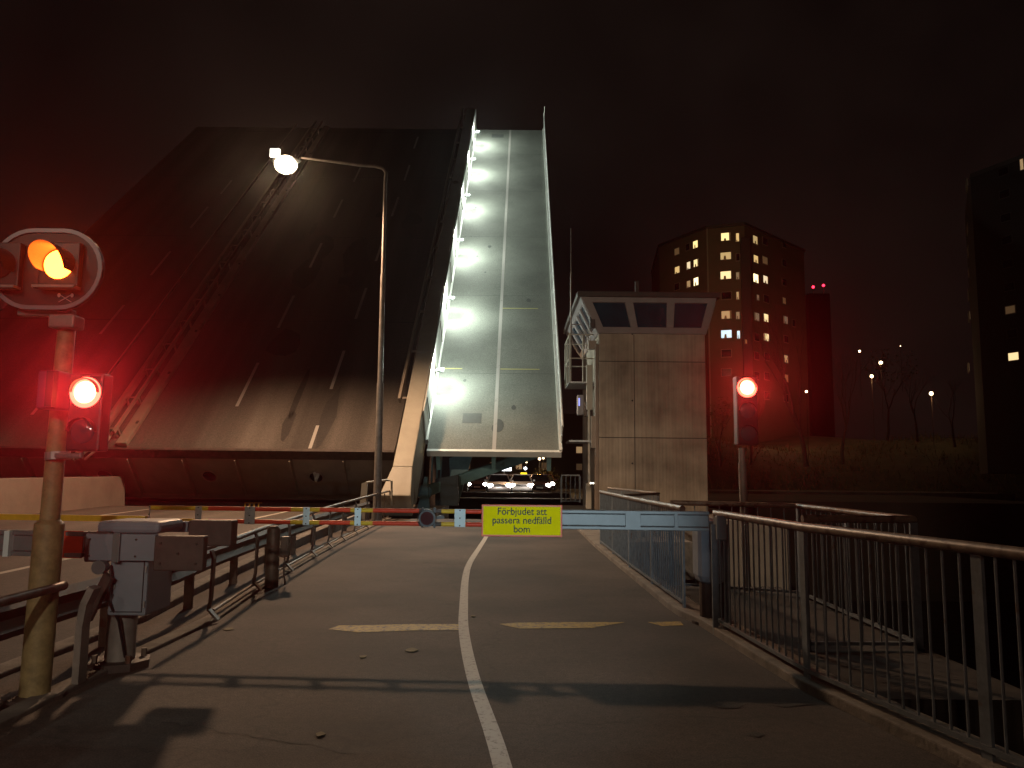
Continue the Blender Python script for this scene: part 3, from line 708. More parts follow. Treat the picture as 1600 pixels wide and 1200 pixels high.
m = MB(); m.bar(c+V(.08, -.05, 0), c+V(.16, -.05, .01), .03, .03); m.bar(c+V(-.06, -.02, -.1), c+V(-.06, -.02, .1), .02, .03); m.bar(c+V(.06, -.02, -.1), c+V(.06, -.02, .1), .02, .03); m.build('lamp_clip', M['black'], bl)
# sign plate on the boom
ns = arm(815); Ys_ = ns.y-.09
q = [P(752, 838, Ys_), P(878.5, 838, Ys_), P(878.5, 788, Ys_), P(752, 788, Ys_)]
bs = thing('boom_notice', (ns.x, Ys_, q[0].z), 'yellow notice with red edge reading Förbjudet att passera nedfälld bom', 'sign')
w_ = q[1].x-q[0].x; h_ = q[3].z-q[0].z; cx = (q[0].x+q[1].x)/2; cz = (q[0].z+q[3].z)/2
m = MB(); m.box((cx, Ys_, cz), (w_, .012, h_)); m.build('border', M['signred'], bs, bevel=.004)
m = MB(); m.box((cx, Ys_-.0075, cz), (w_-.036, .004, h_-.036)); m.build('panel', M['sign'], bs)
def text(body, size, loc, mt, parent, name='lettering', align='CENTER', sx=1.0, ext=.001, off=0.0):
    c = bpy.data.curves.new('t', 'FONT'); c.body = body; c.size = size; c.align_x = align; c.align_y = 'CENTER'; c.extrude = ext; c.offset = off
    t = bpy.data.objects.new('t', c); COL.objects.link(t)
    bpy.context.view_layer.update(); dg = bpy.context.evaluated_depsgraph_get()
    me = bpy.data.meshes.new_from_object(t.evaluated_get(dg)); bpy.data.objects.remove(t)
    me.transform(Matrix.Translation(Vector(loc)-origin_of(parent)) @ Matrix.Rotation(math.pi/2, 4, 'X') @ Matrix.Diagonal((sx, 1, 1, 1)))
    me.materials.clear(); me.materials.append(mt)
    o = bpy.data.objects.new(name, me); COL.objects.link(o); o.parent = parent; return o
for i, tline in enumerate(('Förbjudet att', 'passera nedfälld', 'bom')):
    text(tline, .098, (cx+.0, Ys_-.0115, cz+.088-.086*i), M['ink'], bs, sx=.94, off=.0012)
# right mount of the boom: rounded pedestal
m = MB(); b0 = V(2.2, 8.6, 0)
mtp = thing('boom_pedestal', b0, 'pale rounded pedestal where the right end of the path boom rests', 'pedestal')
m.box((b0.x-.02, b0.y, .78), (.30, .42, .70)); m.build('housing', M['plate'] if False else M['box'], mtp, bevel=.09)
m = MB(); m.tube([b0, b0+V(0, 0, .46)], .13, 16); m.tube([b0, b0+V(0, 0, .03)], .22, 16); m.build('column', M['darkbeam'], mtp)
m = MB(); m.box((b0.x-.10, 7.78, 1.08), (.10, .06, .24)); m.build('arm_bracket', M['alu'], mtp, bevel=.01)
for x in (1.86, 1.98):
    m = MB(); m.box((x+.22, 8.0, .55), (.05, .03, 1.1)); m.build('catch_post', M['rail'], mtp)

# ------------------------------------------------------------------ road barrier mechanism (left)
mb_ = thing('road_boom_barrier', (-3.2, 6.55, 0), 'blue grey barrier machine on a round pedestal with brown counterweights and silver arm', 'barrier')
px0, Yb = -3.2, 6.5
m = MB(); m.tube([(px0+.02, Yb, .06), (px0+.02, Yb, .46)], .115, 20); m.build('pedestal', M['polegrey'], mb_, smooth=True)
m = MB(); m.tube([(px0+.02, Yb, .0), (px0+.02, Yb, .06)], .24, 8); m.build('base_flange', M['darkbeam'], mb_)
for k in range(4):
    a_ = math.pi/4+k*math.pi/2; m = MB(); m.tube([(px0+.02+.19*math.cos(a_), Yb+.19*math.sin(a_), .06), (px0+.02+.19*math.cos(a_), Yb+.19*math.sin(a_), .12)], .022, 6); m.build('anchor_bolt', M['brail'], mb_)
def bx(a, b, name, mt, parent, bevel=.01):
    c = [(a[i]+b[i])/2 for i in range(3)]; d = [abs(b[i]-a[i]) for i in range(3)]
    mm = MB(); mm.box(c, d); return mm.build(name, M[mt], parent, bevel=bevel)
zt = lambda py: 1.6-(py-733.5)/1202*6.25
yF = 6.22
xp = lambda px, Y=6.25: (px-797)/1202*Y*1.005
bx((xp(187), yF+.04, zt(955)), (xp(245), yF+.50, zt(868)), 'housing', 'box', mb_, .012)
bx((xp(148), yF+.02, zt(875)), (xp(187)-.01, yF+.42, zt(868)+.20), 'inner_housing', 'weight', mb_)
bx((xp(152), yF-.02, zt(872)), (xp(258), yF+.05, zt(832)), 'front_clamp', 'box', mb_, .006)
bx((xp(196), yF-.045, zt(874)), (xp(207), yF-.015, zt(830)), 'clamp_plate', 'alu', mb_, .004)
bx((xp(158), yF+.07, zt(833)), (xp(256), yF+.55, zt(814)), 'cover', 'box', mb_, .035)
bx((xp(258), yF-.03, zt(886)), (xp(333), yF+.06, zt(834)), 'counterweight', 'weight', mb_, .01)
bx((-2.83, 6.86, zt(857)-.02), (-2.45, 7.02, zt(822)+.02), 'counterweight', 'weight', mb_, .012)
bx((-3.2, 6.84, zt(838)), (-2.83, 6.90, zt(822)+.01), 'rear_arm_root', 'box', mb_, .005)
m = MB(); m.bar(V(xp(195), yF-.05, zt(893)), V(xp(160), yF+.02, zt(958)), .03, .09); m.build('brace', M['weight'], mb_)
m = MB(); c = V(xp(180), yF-.0, zt(881)); m.tube([c, c+V(0, -.07, 0)], .055, 16); m.build('pivot', M['alu'], mb_)
xa_, xb_ = xp(187), xp(245); za_, zb__ = zt(955), zt(868)
m = MB(); m.box(((xa_+xb_)/2, yF+.036, za_+.03), (xb_-xa_-.05, .006, .006)); m.box((xb_-.03, yF+.036, (za_+zb__)/2), (.006, .006, zb__-za_-.06)); m.build('door_seam', M['joint'], mb_)
for z in (za_+.09, zb__-.09):
    m = MB(); m.tube([(xb_-.012, yF+.03, z-.025), (xb_-.012, yF+.03, z+.025)], .008, 8); m.build('hinge', M['steel'], mb_)
m = MB(); m.tube([(xa_+.045, yF+.04, (za_+zb__)/2), (xa_+.045, yF+.022, (za_+zb__)/2)], .016, 12); m.build('door_lock', M['steel'], mb_)
for (bx_, bz_) in ((xp(268), zt(845)), (xp(322), zt(845)), (xp(268), zt(875)), (xp(322), zt(875)), (xp(295), zt(860))):
    m = MB(); m.tube([(bx_, yF-.03, bz_), (bx_, yF-.042, bz_)], .011, 6); m.build('weight_bolt', M['darkbeam'], mb_)
for (bx_, bz_) in ((xp(160), zt(840)), (xp(160), zt(865)), (xp(230), zt(840)), (xp(230), zt(865))):
    m = MB(); m.tube([(bx_, yF-.02, bz_), (bx_, yF-.03, bz_)], .009, 6); m.build('clamp_bolt', M['darkbeam'], mb_)
m = MB(); m.tube([V(xp(190), yF+.02, zt(880)), V(xp(197), yF-.04, zt(900)), V(xp(193), yF-.02, zt(930)), V(xp(200), yF+.1, zt(965)), V(xp(206), Yb-.1, .1)], .011, 8); m.build('supply_cable', M['black'], mb_, smooth=True)
# silver arm going left across the road
e0 = V(xp(152), yF+.0, zt(848)); e1 = V(-10.5, 6.9, zt(848)+.03)
m = MB(); m.bar(e0, e1, .05, .12); m.bar(e0+V(0, -.01, .082), e1+V(0, -.01, .082), .08, .035); m.bar(e0+V(0, -.01, -.082), e1+V(0, -.01, -.082), .08, .035); m.build('arm', M['alu'], mb_, bevel=.005)
for px1, px2 in ((118, 150),):
    m = MB(); m.bar(V(xp(px2), yF-.03, zt(848)), V(xp(px1), yF-.03, zt(848)), .012, .21); m.build('red_stripe', M['red'], mb_)
m = MB(); m.bar(V(-3.25, 6.95, zt(818)), V(-10.4, 7.5, zt(818)), .05, .05); m.build('rear_arm', M['yel'], mb_)
m = MB(); m.bar(V(xp(38), yF+.0, zt(848)), V(xp(30), yF, zt(848)), .062, .20); m.build('arm_joint', M['plate'], mb_)
# brown round bollard behind with a small box
bo = thing('round_bollard', G(424, 918), 'thick brown round post with a small box, standing in the left handrail line', 'bollard')
c = G(424, 917); m = MB(); m.tube([c, c+V(0, 0, .80), c+V(0, 0, .83)], [.095, .09, .06], 18); m.build('post', M['brail'], bo, smooth=True)
m = MB(); m.box((c.x+.17, c.y, .55), (.11, .12, .28)); m.build('junction_box', M['brail'], bo, bevel=.01)
m = MB(); m.tube([(c.x+.17, c.y, .42), (c.x+.16, c.y, .2), (c.x+.19, c.y, .03)], .014, 8); m.build('conduit', M['brail'], bo)

# ------------------------------------------------------------------ traffic signal, left
pb = V(-3.33, 5.62, 0); ptp = P(106, 492, 5.62)
tsg = thing('road_traffic_signal', pb, 'yellow grey pole carrying an oval grey rimmed signal board with one lit red lamp', 'traffic signal')
sp = pb.lerp(ptp, .44)
m = MB(); m.tube([pb, sp, sp+V(0, 0, .03)], [.098, .098, .07], 20); m.tube([sp+V(0, 0, .02), ptp], [.066, .060], 20); pol = m.build('pole', M['pole'], tsg, smooth=True)
m = MB(); m.tube([pb, pb+V(0, 0, .025)], .2, 12); m.build('base_plate', M['weight'], tsg)
Yt = 5.45
bc = P(73.5, 420.5, Yt); k_ = 5.50/F
def stadium(r, hw, Y, n=16):
    pts = []
    for i in range(n+1): a = -math.pi/2+math.pi*i/n; pts.append(V(bc.x+hw+r*math.cos(a), Y, bc.z+r*math.sin(a)))
    for i in range(n+1): a = math.pi/2+math.pi*i/n; pts.append(V(bc.x-hw+r*math.cos(a), Y, bc.z+r*math.sin(a)))
    return pts
RB = 65*k_*1.01; HWB = 23*k_
m = MB(); m.prism(stadium(RB, HWB, Yt), (0, .03, 0)); bd = m.build('board', M['board'], tsg)
m = MB(); rim = stadium(RB, HWB, Yt-.004); rin = stadium(RB-6.5*k_, HWB, Yt-.004); n = len(rim)
m.add(rim+rin, [(i, (i+1) % n, n+(i+1) % n, n+i) for i in range(n)])
rim2 = [p+V(0, -.01, 0) for p in rim]; rin2 = [p+V(0, -.01, 0) for p in rin]
m.add(rim+rin+rim2+rin2, [(2*n+i, 2*n+(i+1) % n, 3*n+(i+1) % n, 3*n+i) for i in range(n)]+[(i, (i+1) % n, 2*n+(i+1) % n, 2*n+i) for i in range(n)]+[(n+i, n+(i+1) % n, 3*n+(i+1) % n, 3*n+i) for i in range(n)])
m.build('grey_rim', M['border'], bd)
def visor(c, r, ln, a0, a1, mt, parent, name='visor', taper=0.0, n=26, d=V(0, -1, 0)):
    m = MB(); vs = []; 
    x_ = V(1, 0, 0) if abs(d.x) < .5 else V(0, 1, 0); x_ = (x_-d*x_.dot(d)).normalized(); z_ = V(0, 0, 1)
    for i in range(n+1):
        t = i/n; a = math.radians(a0+(a1-a0)*t); l_ = ln*(1-taper*(abs(2*t-1)**2.2))
        e = x_*math.cos(a)+z_*math.sin(a)
        vs += [c+e*r, c+e*r+d*l_, c+e*(r+.006), c+e*(r+.006)+d*l_]
    fs = []
    for i in range(n):
        a = i*4; b = a+4; fs += [(a, a+1, b+1, b), (a+2, b+2, b+3, a+3), (a+1, a+3, b+3, b+1)]
    m.add(vs, fs); return m.build(name, mt, parent)
visred = mat('visor_black', (.06, .03, .025), .4, var=.1)
for cxp, lit in ((100, True), (8, False)):
    c = P(cxp, 417, Yt)
    m = MB(); m.box((c.x+.0, Yt-.035, c.z+.0), (62*k_, .06, 72*k_)); hs = m.build('lamp_housing', M['black'], bd, bevel=.008)
    c2 = V(c.x, Yt-.067, c.z)
    m = MB(); m.tube([c2+V(0, 0, 0), c2+V(0, -.012, 0)], [.105, .098], 28); m.build('red_lens', M['redlens'] if lit else M['deadlens'], hs, smooth=True)
    visor(c2, .112, .23, -28, 208, visred, hs, taper=.55)
    m = MB(); m.box((c.x, Yt-.075, c.z-37*k_), (66*k_, .09, .018)); m.build('ledge', M['border'] if False else M['polegrey'], hs)
    if lit:
        lamp('SPOT', 'signal_glow', c2+V(.0, -.05, -.01), K_SIG*.16, (1, .07, .01), .05, V(0, 0, 2.2), 60, .9)  # added spot aimed back at the viewer for a glare halo
# crossing symbol on the board: two crossed batons
c = P(102, 466, Yt-.006)
m = MB()
for sgn in (-1, 1):
    m.bar(c+V(-.045*sgn, 0, -.028), c+V(.045*sgn, 0, .028), .004, .008, (0, -1, 0)); m.ball(c+V(.047*sgn, 0, .022), (.012, .004, .016), 10)
m.build('symbol', M['mark'], bd)
# head clamps
m = MB(); m.box((ptp.x-.12, 5.56, ptp.z+.0), (.40, .07, .05)); m.build('support_arm', M['polegrey'], tsg, bevel=.01)
m = MB(); m.box((ptp.x+.03, 5.56, ptp.z-.07), (.19, .15, .10)); m.build('clamp', M['polegrey'], tsg, bevel=.015)
# pedestrian signal and side head
def head3(root, c, w, h, dep, lit_i, lens, r, vis=.16, name='signal_head', lensy=None, n=2):
    m = MB(); m.box(c, (w, dep, h)); hd = m.build(name, M['black'], root, bevel=.015)
    for i in range(n):
        z = c.z+h*(.5-(i+.5)/n) if n > 1 else c.z
        q = V(c.x, c.y-dep/2-.004, z)
        m = MB(); m.tube([q, q+V(0, -.014, 0)], [r, r*.8], 24); m.build('red_lens' if i == lit_i else 'unlit_lens', lens if i == lit_i else M['greenlens'], hd, smooth=True)
        if i == lit_i:
            m = MB(); m.tube([q+V(0, .002, 0), q+V(0, -.006, 0)], r*1.28, 26); m.build('lens_ring', M['redouter'], hd, smooth=True)
        visor(q, r+.008, vis, 0, 180, M['black'], hd, taper=.25)
    return hd
c = P(128, 643, 5.35)
h3 = head3(tsg, V(c.x, 5.45, c.z), .235, .55, .14, 0, M['redlens2'], .085, .05)
lamp('SPOT', 'signal_glow', V(c.x+.02, 5.26, c.z+.12), K_SIG, (1, .03, .035), .05, V(.0, 0, 2.4), 66, .9)  # added spot raising red glare round the pedestrian lamp
c = P(83, 610, 5.4)
m = MB(); m.box((c.x, 5.42, c.z), (.14, .20, .27)); sh_ = m.build('side_signal_head', mat('magenta_dark_box', (.10, .03, .07), .5, var=.1), tsg, bevel=.015)
m = MB(); m.box((c.x+.045, 5.30, c.z), (.05, .05, .25)); m.build('hood', M['black'], sh_)
m = MB(); a = P(88, 712, 5.5); b = P(127, 712, 5.45); m.tube([a, b, b+V(0, 0, .08)], .02, 8); m.build('bracket', M['steel'], tsg)
m = MB(); m.tube([P(90, 718, 5.58)+V(0, 0, -.0), P(90, 706, 5.58)], .083, 18); m.build('band_clamp', M['steel'], tsg)

# ------------------------------------------------------------------ signal on the right
pr = V(3.32, 11.0, 0); tp = P(1159, 700, 11.0); pr = V(P(1166, 860, 11.0).x, 11.0, -.1)
rs = thing('path_traffic_signal', pr, 'grey pole with a black three lamp signal, top red lit, right of the barrier', 'traffic signal')
m = MB(); m.tube([pr, tp.lerp(pr, .1)], .056, 14); m.tube([tp.lerp(pr, .1), tp], .045, 14); m.build('pole', M['polegrey'], rs, smooth=True)
c = P(1165, 640, 11.0)
hd = head3(rs, V(c.x, 11.0, P(1160, 642, 11).z), .30, .98, .18, 0, M['redlens2'], .11, .06, n=3)
lamp('SPOT', 'signal_glow', V(c.x, 10.72, c.z+.24), K_SIG*.8, (1, .03, .03), .06, V(-.3, 0, 3.4), 40, .9)  # spot added for the red glare round the right signal

# ------------------------------------------------------------------ control tower
TY = 30.0
tl = P(936, 521, TY); tr = P(1101, 521, TY)
TX0, TX1, TZ = tl.x, tr.x, tl.z; TD = 7.0
ct = thing('control_tower', (TX0, TY, 0), 'square concrete bridge keeper tower with flared windows on top and a side balcony', 'tower')
m = MB(); m.box(((TX0+TX1)/2, TY+TD/2, TZ/2), (TX1-TX0, TD, TZ)); m.build('concrete_shaft', M['tower'], ct)
m = MB()
for py in (565, 684):
    z = P(1000, py, TY).z; m.box(((TX0+TX1)/2, TY-.004, z), (TX1-TX0+.02, .01, .028))
xj = P(991, 600, TY).x; m.box((xj, TY-.005, TZ/2), (.022, .012, TZ-.05)); m.build('panel_joint', M['joint'], ct)
m = MB()
for px, py in ((988, 626), (988, 724), (988, 522)):
    c = P(px, py, TY); m.tube([V(c.x, TY-.02, c.z), V(c.x, TY-.001, c.z)], .035, 10)
m.build('tie_hole', M['joint'], ct)
cb = [V(TX0-.03, TY-.03, TZ), V(TX1+.03, TY-.03, TZ), V(TX1+.03, TY+TD, TZ), V(TX0-.03, TY+TD, TZ)]
zc = P(1000, 466, TY-.5).z; fo = .62
tt = [V(P(908, 466, TY-fo).x, TY-fo, zc), V(P(1119, 467, TY-fo).x, TY-fo, zc), V(P(1119, 467, TY-fo).x, TY+TD+.4, zc), V(P(908, 466, TY-fo).x, TY+TD+.4, zc)]
# front face of the cabin: sill, three windows, mullions
def fpt(f0, f1, u, v, out=0.0):
    b = f0[0].lerp(f0[1], u); t = f1[0].lerp(f1[1], u); return b.lerp(t, v)+V(0, -out, 0)
def cabin_face(b0, b1, t0, t1, spans, out, v0=.17, v1=.86):
    def q(u, v, o=0.0): return b0.lerp(b1, u).lerp(t0.lerp(t1, u), v)+out*o
    def pane(u0, u1, va, vb, o0, o1):
        m = MB(); m.hexa([q(u0, va, o0), q(u1, va, o0), q(u1, va, o1), q(u0, va, o1), q(u0, vb, o0), q(u1, vb, o0), q(u1, vb, o1), q(u0, vb, o1)]); return m
    pane(0, 1, 0, v0, -.1, .03).build('sill_band', M['cabin'], ct); pane(0, 1, v1, 1, -.1, .03).build('head_band', M['cabin'], ct)
    last = 0
    for (u0, u1) in spans:
        pane(last, u0, v0, v1, -.1, .05).build('mullion', M['cabin'], ct); last = u1
        pane(u0, u1, v0, v1, -.09, -.04).build('window', M['glassd'], ct)
    pane(last, 1, v0, v1, -.1, .05).build('mullion', M['cabin'], ct)
cabin_face(cb[0], cb[1], tt[0], tt[1], ((.065, .315), (.375, .635), (.695, .945)), V(0, -1, .3))
cabin_face(cb[3], cb[0], tt[3], tt[0], ((.06, .20), (.25, .40), (.45, .60), (.65, .78), (.83, .95)), V(-1, 0, .3))
cabin_face(cb[1], cb[2], tt[1], tt[2], ((.05, .45), (.55, .95)), V(1, 0, .3))
m = MB(); m.box(((tt[0].x+tt[1].x)/2+.0, (TY-fo+TY+TD+.4)/2, zc+.11), (tt[1].x-tt[0].x+.3, TD+fo+.6, .22)); m.build('roof', M['roof'], ct, bevel=.03)
m = MB(); m.box(((tt[0].x+tt[1].x)/2, TY+3, zc+.27), (tt[1].x-tt[0].x-.8, TD-2, .12)); c = P(995, 445, TY+2); m.box((c.x, TY+2, c.z-.1), (.15, .15, .5)); m.build('roof_vent', M['roof'], ct)
# balcony cage and side equipment
sx = TX0-.02
def SP(px, py): # point in the plane a little left of the tower side, by measured pixel
    r = ray(px, py); return r
bal = thing('tower_balcony', (TX0-.7, TY+2, P(890, 598, TY+2).z), 'narrow steel balcony cage on the left side of the concrete tower', 'balcony')
bal.parent = ct; bal.location = bal.location-ct.location
for k in ('label', 'category'): del bal[k]
zb, zt_ = P(890, 598, TY+1.2).z, P(890, 524, TY+1.2).z; xo = P(889, 560, TY+1.2).x
m = MB(); m.box(((xo+TX0)/2, TY+2.2, zb), (TX0-xo, 2.4, .06)); m.build('floor_plate', M['steel'], bal)
for z in (zt_, (zb+zt_)/2):
    m = MB(); m.tube([(TX0, TY+1, z), (xo, TY+1, z), (xo, TY+3.4, z), (TX0, TY+3.4, z)], .028, 8); m.build('rail', M['cream'], bal)
for (x, y) in ((xo, TY+1), (xo, TY+3.4), ((xo+TX0)/2, TY+1), (xo, TY+2.2)):
    m = MB(); m.tube([(x, y, zb), (x, y, zt_)], .028, 8); m.build('post', M['cream'], bal)
def side(px0, px1, py0, py1, Y, name, mt, dy=.3, b=.01):
    a = P(px0, py1, Y); c = P(px1, py0, Y); mm = MB(); mm.box(((a.x+c.x)/2, Y+dy/2, (a.z+c.z)/2), (c.x-a.x, dy, c.z-a.z)); return mm.build(name, M[mt], ct, bevel=b)
side(917, 926, 570, 640, TY+.9, 'duct', 'cream', .3); side(919, 922, 640, 760, TY+.7, 'downpipe', 'cream', .1)
side(903, 912, 617, 648, TY+1.4, 'notice_box', 'cabin', .5); side(904, 906, 622, 634, TY+1.37, 'status_light', 'blueled', .03, 0)
side(914, 925, 628, 650, TY+1.3, 'cable_box', 'weight', .3); side(924, 931, 650, 700, TY+.2, 'cable_tray', 'creamd', .2)
side(922, 930, 493, 512, TY-.3, 'loudspeaker', 'black', .3); side(920, 932, 532, 545, TY+.3, 'bracket_box', 'creamd', .3)
side(916, 924, 755, 795, TY+1.0, 'cabinet', 'cream', .3)
m = MB(); a = P(884, 693, TY+2.6); b = P(930, 688, TY+.5); m.box(((a.x+TX0)/2, TY+1.6, (a.z+b.z)/2), (TX0-a.x, 2.0, .07)); m.build('entrance_canopy', M['steel'], ct)
m = MB(); 
for px in (923, 927):
    c = P(px, 755, TY+.15); m.ball(c, .035, 8)
m.build('door_lights', M['whiteled'], ct)
m = MB(); m.box((TX0-.07, TY+.35, TZ*.5-.1), (.13, .5, TZ-.6)); m.build('side_pilaster', M['wallc'], ct, bevel=.02)
# pipes/cable clutter
for k in range(5):
    c = P(905+4*k, 515, TY+1.0+.3*k); d = P(913+3*k, 545, TY+1.0+.25*k); m = MB(); m.tube([c, c.lerp(d, .5)+V(.1, 0, .15), d], .022, 6); m.build('cable', M['creamd'], ct)
# antenna mast
ab = P(892, 598, TY+2.3); at_ = P(891.5, 357, TY+2.3)
am = thing('antenna_mast', (ab.x, ab.y, zb), 'thin vertical antenna mast left of the tower roof', 'antenna')
m = MB(); m.tube([V(ab.x, ab.y, zb), V(ab.x, ab.y, at_.z-2)], .035, 8); m.tube([V(ab.x, ab.y, at_.z-2.02), V(ab.x, ab.y, at_.z)], .018, 8); m.build('mast', M['brail'], am)
m = MB(); m.box((ab.x, ab.y, at_.z-2), (.07, .07, .1)); m.bar((ab.x, ab.y, TZ+.8), (TX0-.3, ab.y, TZ+.8), .03, .03); m.build('mast_stay', M['brail'], am)

# ------------------------------------------------------------------ far bank terrain
def hill(x, y):
    # rises east of the far bank
    t = max(0, min(1, (y-58)/45)); t = t*t*(3-2*t)
    e = max(0, min(1, (x-6)/16)); e = e*e*(3-2*e)
    return -7.3+(7.3+6.2*(.35+.65*t))*t*e*1.02+ (1.0*math.sin(x*.16+y*.05)+.8*math.sin(x*.07-y*.11))*t*e
m = MB(); nx, ny = 60, 50; vs = []
for j in range(ny+1):
    for i in range(nx+1):
        x = 4+i*3.2; y = 56+j*4.5; vs.append(V(x, y, hill(x, y)))
m.add(vs, [(j*(nx+1)+i, j*(nx+1)+i+1, (j+1)*(nx+1)+i+1, (j+1)*(nx+1)+i) for j in range(ny) for i in range(nx)])
struct(m.build('hillside', M['grassm'], smooth=True))

rnd = random.Random(77); m = MB()
for _ in range(9000):
    x = rnd.uniform(14, 62); y = rnd.uniform(64, 104); z = hill(x, y)
    if rnd.random() > .35+.65*(math.sin(x*.5)*math.sin(y*.4+x*.2) > 0): continue
    h = rnd.uniform(.2, 1.3)*rnd.random()**.5; a_ = rnd.uniform(0, 6.28); l_ = V(rnd.gauss(0, .3), rnd.gauss(0, .3), 1)*h; w_ = V(math.cos(a_), math.sin(a_), 0)*rnd.uniform(.015, .07)
    b_ = V(x, y, z-.05); m.add([b_-w_, b_+w_, b_+l_+w_*.4, b_+l_-w_*.2], [(0, 1, 2, 3)])
    q = b_+l_*rnd.uniform(.5, 1); s_ = rnd.uniform(.04, .13); u = V(rnd.uniform(-1, 1), rnd.uniform(-1, 1), rnd.uniform(-1, 1)).normalized()*s_; k_ = u.cross(V(.2, .5, 1)).normalized()*s_*.6
    m.add([q-u, q+k_, q+u, q-k_], [(0, 1, 2, 3)])
o = m.build('undergrowth', M['leaves'], origin=(38, 84, 5)); tag(o, 'scrubby dry undergrowth covering the dark slope', 'undergrowth'); o['kind'] = 'stuff'
# ------------------------------------------------------------------ apartment block
AD = 116.0
def corner(px, D, py_top=360): p = P(px, py_top, D); return V(p.x, D, p.z)
cs = [corner(1030, 128, 390), corner(1103, 118, 356), corner(1163, 116, 352), corner(1255, 130, 371)]
zt2 = P(1140, 352, 116).z; zb2 = 2.0
ap = thing('apartment_tower', (cs[1].x, 118, zb2), 'angled many storey apartment block with scattered warm lit windows', 'apartment block')
back = [V(cs[3].x-2, 146, 0), V(cs[0].x+2, 146, 0)]
foot = [V(c.x, c.y, zb2) for c in cs]+[V(b.x, b.y, zb2) for b in back]
m = MB(); m.prism(foot, (0, 0, zt2-zb2)); m.build('wall', M['apt'], ap)
m = MB(); cen = sum(foot, V(0, 0, 0))/6; m.prism([V(cen.x+(p.x-cen.x)*1.02, cen.y+(p.y-cen.y)*1.02, zt2+.01) for p in foot], (0, 0, .45)); m.build('roof', M['roof'], ap)
m = MB(); m.box((cs[1].x+.1, 117.8, (zt2+zb2)/2), (.18, .18, zt2-zb2)); m.build('downpipe', M['frame'], ap)
m = MB(); c = P(1167, 500, 116); m.box((c.x, 116.05, (zt2+zb2)/2-1), (1.4, .5, zt2-zb2-2)); m.build('recess_shade', M['roof'], ap)  # dark slab set on the wall as the shade of a recess
def scrx(p):
    q = R3.transposed() @ (p-EYE); return 800+F*q.x/-q.z
facets = [(cs[0], cs[1]), (cs[1], cs[2]), (cs[2], cs[3])]
def onfacet(px, py):
    i = 0 if px < 1103 else (1 if px < 1163 else 2); A, B = facets[i]; n_ = V((B-A).y, -(B-A).x, 0).normalized()
    r = ray(px, py); t = (A-EYE).dot(n_)/r.dot(n_); return EYE+r*t, V((B-A).x, (B-A).y, 0).normalized(), n_
wins = [(1087, 382, 8, 13, 'lit2'), (1058, 393, 8, 12, 'vdim'), (1134, 370, 16, 14, 'lit2'), (1152, 371, 7, 15, 'lit'), (1180, 375, 8, 14, 'lit'), (1058, 422, 9, 12, 'lit'), (1076, 415, 7, 13, 'lit'), (1088, 411, 8, 13, 'lit'),
        (1134, 400, 18, 13, 'lit'), (1181, 405, 8, 13, 'lit'), (1195, 407, 8, 13, 'vdim'), (1076, 444, 7, 12, 'dim'), (1088, 440, 8, 14, 'lit2'), (1134, 430, 18, 14, 'lit'), (1153, 431, 7, 13, 'dim'), (1181, 435, 9, 15, 'lit2'), (1196, 437, 8, 13, 'lit'),
        (1153, 462, 6, 14, 'dim'), (1184, 465, 4, 10, 'dim'), (1225, 470, 5, 11, 'vdim'), (1135, 492, 17, 14, 'dim'), (1153, 493, 7, 13, 'dim'), (1182, 495, 8, 14, 'dim'), (1197, 497, 8, 14, 'lit'), (1227, 500, 7, 13, 'dim'),
        (1135, 522, 18, 14, 'coolroom'), (1154, 523, 6, 14, 'coolroom'), (1197, 527, 8, 13, 'lit'), (1228, 561, 7, 13, 'dim'), (1228, 591, 7, 13, 'dim'), (1075, 386, 7, 12, 'unlit'), (1225, 382, 7, 12, 'unlit'), (1225, 411, 7, 12, 'unlit'),
        (1195, 377, 8, 13, 'unlit'), (1153, 402, 7, 13, 'unlit'), (1058, 448, 8, 12, 'unlit'), (1225, 441, 7, 12, 'unlit'), (1228, 530, 7, 12, 'unlit'), (1182, 527, 8, 13, 'unlit'), (1135, 552, 17, 13, 'unlit'), (1182, 556, 8, 13, 'unlit'), (1198, 557, 8, 13, 'unlit'), (1240, 505, 5, 12, 'unlit'),
        (1182, 587, 8, 13, 'unlit'), (1198, 588, 8, 13, 'unlit'), (1135, 582, 17, 13, 'unlit'), (1228, 622, 7, 13, 'unlit'), (1198, 618, 8, 13, 'unlit'), (1135, 462, 17, 13, 'unlit'), (1197, 467, 8, 13, 'unlit'), (1166, 534, 5, 8, 'vdim')]
VAR = {'lit': [mat('lit_room', (1, .9, .6), emit=c, estr=e) for c, e in (((1, .74, .36), 1.2), ((1, .66, .26), .7), ((1, .80, .50), .9), ((1, .70, .30), .45))],
       'lit2': [mat('bright_lit_room', (1, .9, .6), emit=c, estr=e) for c, e in (((1, .80, .42), 2.2), ((1, .74, .30), 1.4))],
       'dim': [mat('dim_lit_room', (1, .8, .5), emit=c, estr=e) for c, e in (((1, .62, .30), .30), ((1, .52, .22), .16), ((.9, .7, .5), .10), ((1, .6, .3), .06))]}
curt = mat('curtain', (.5, .35, .2), .9, var=.3)
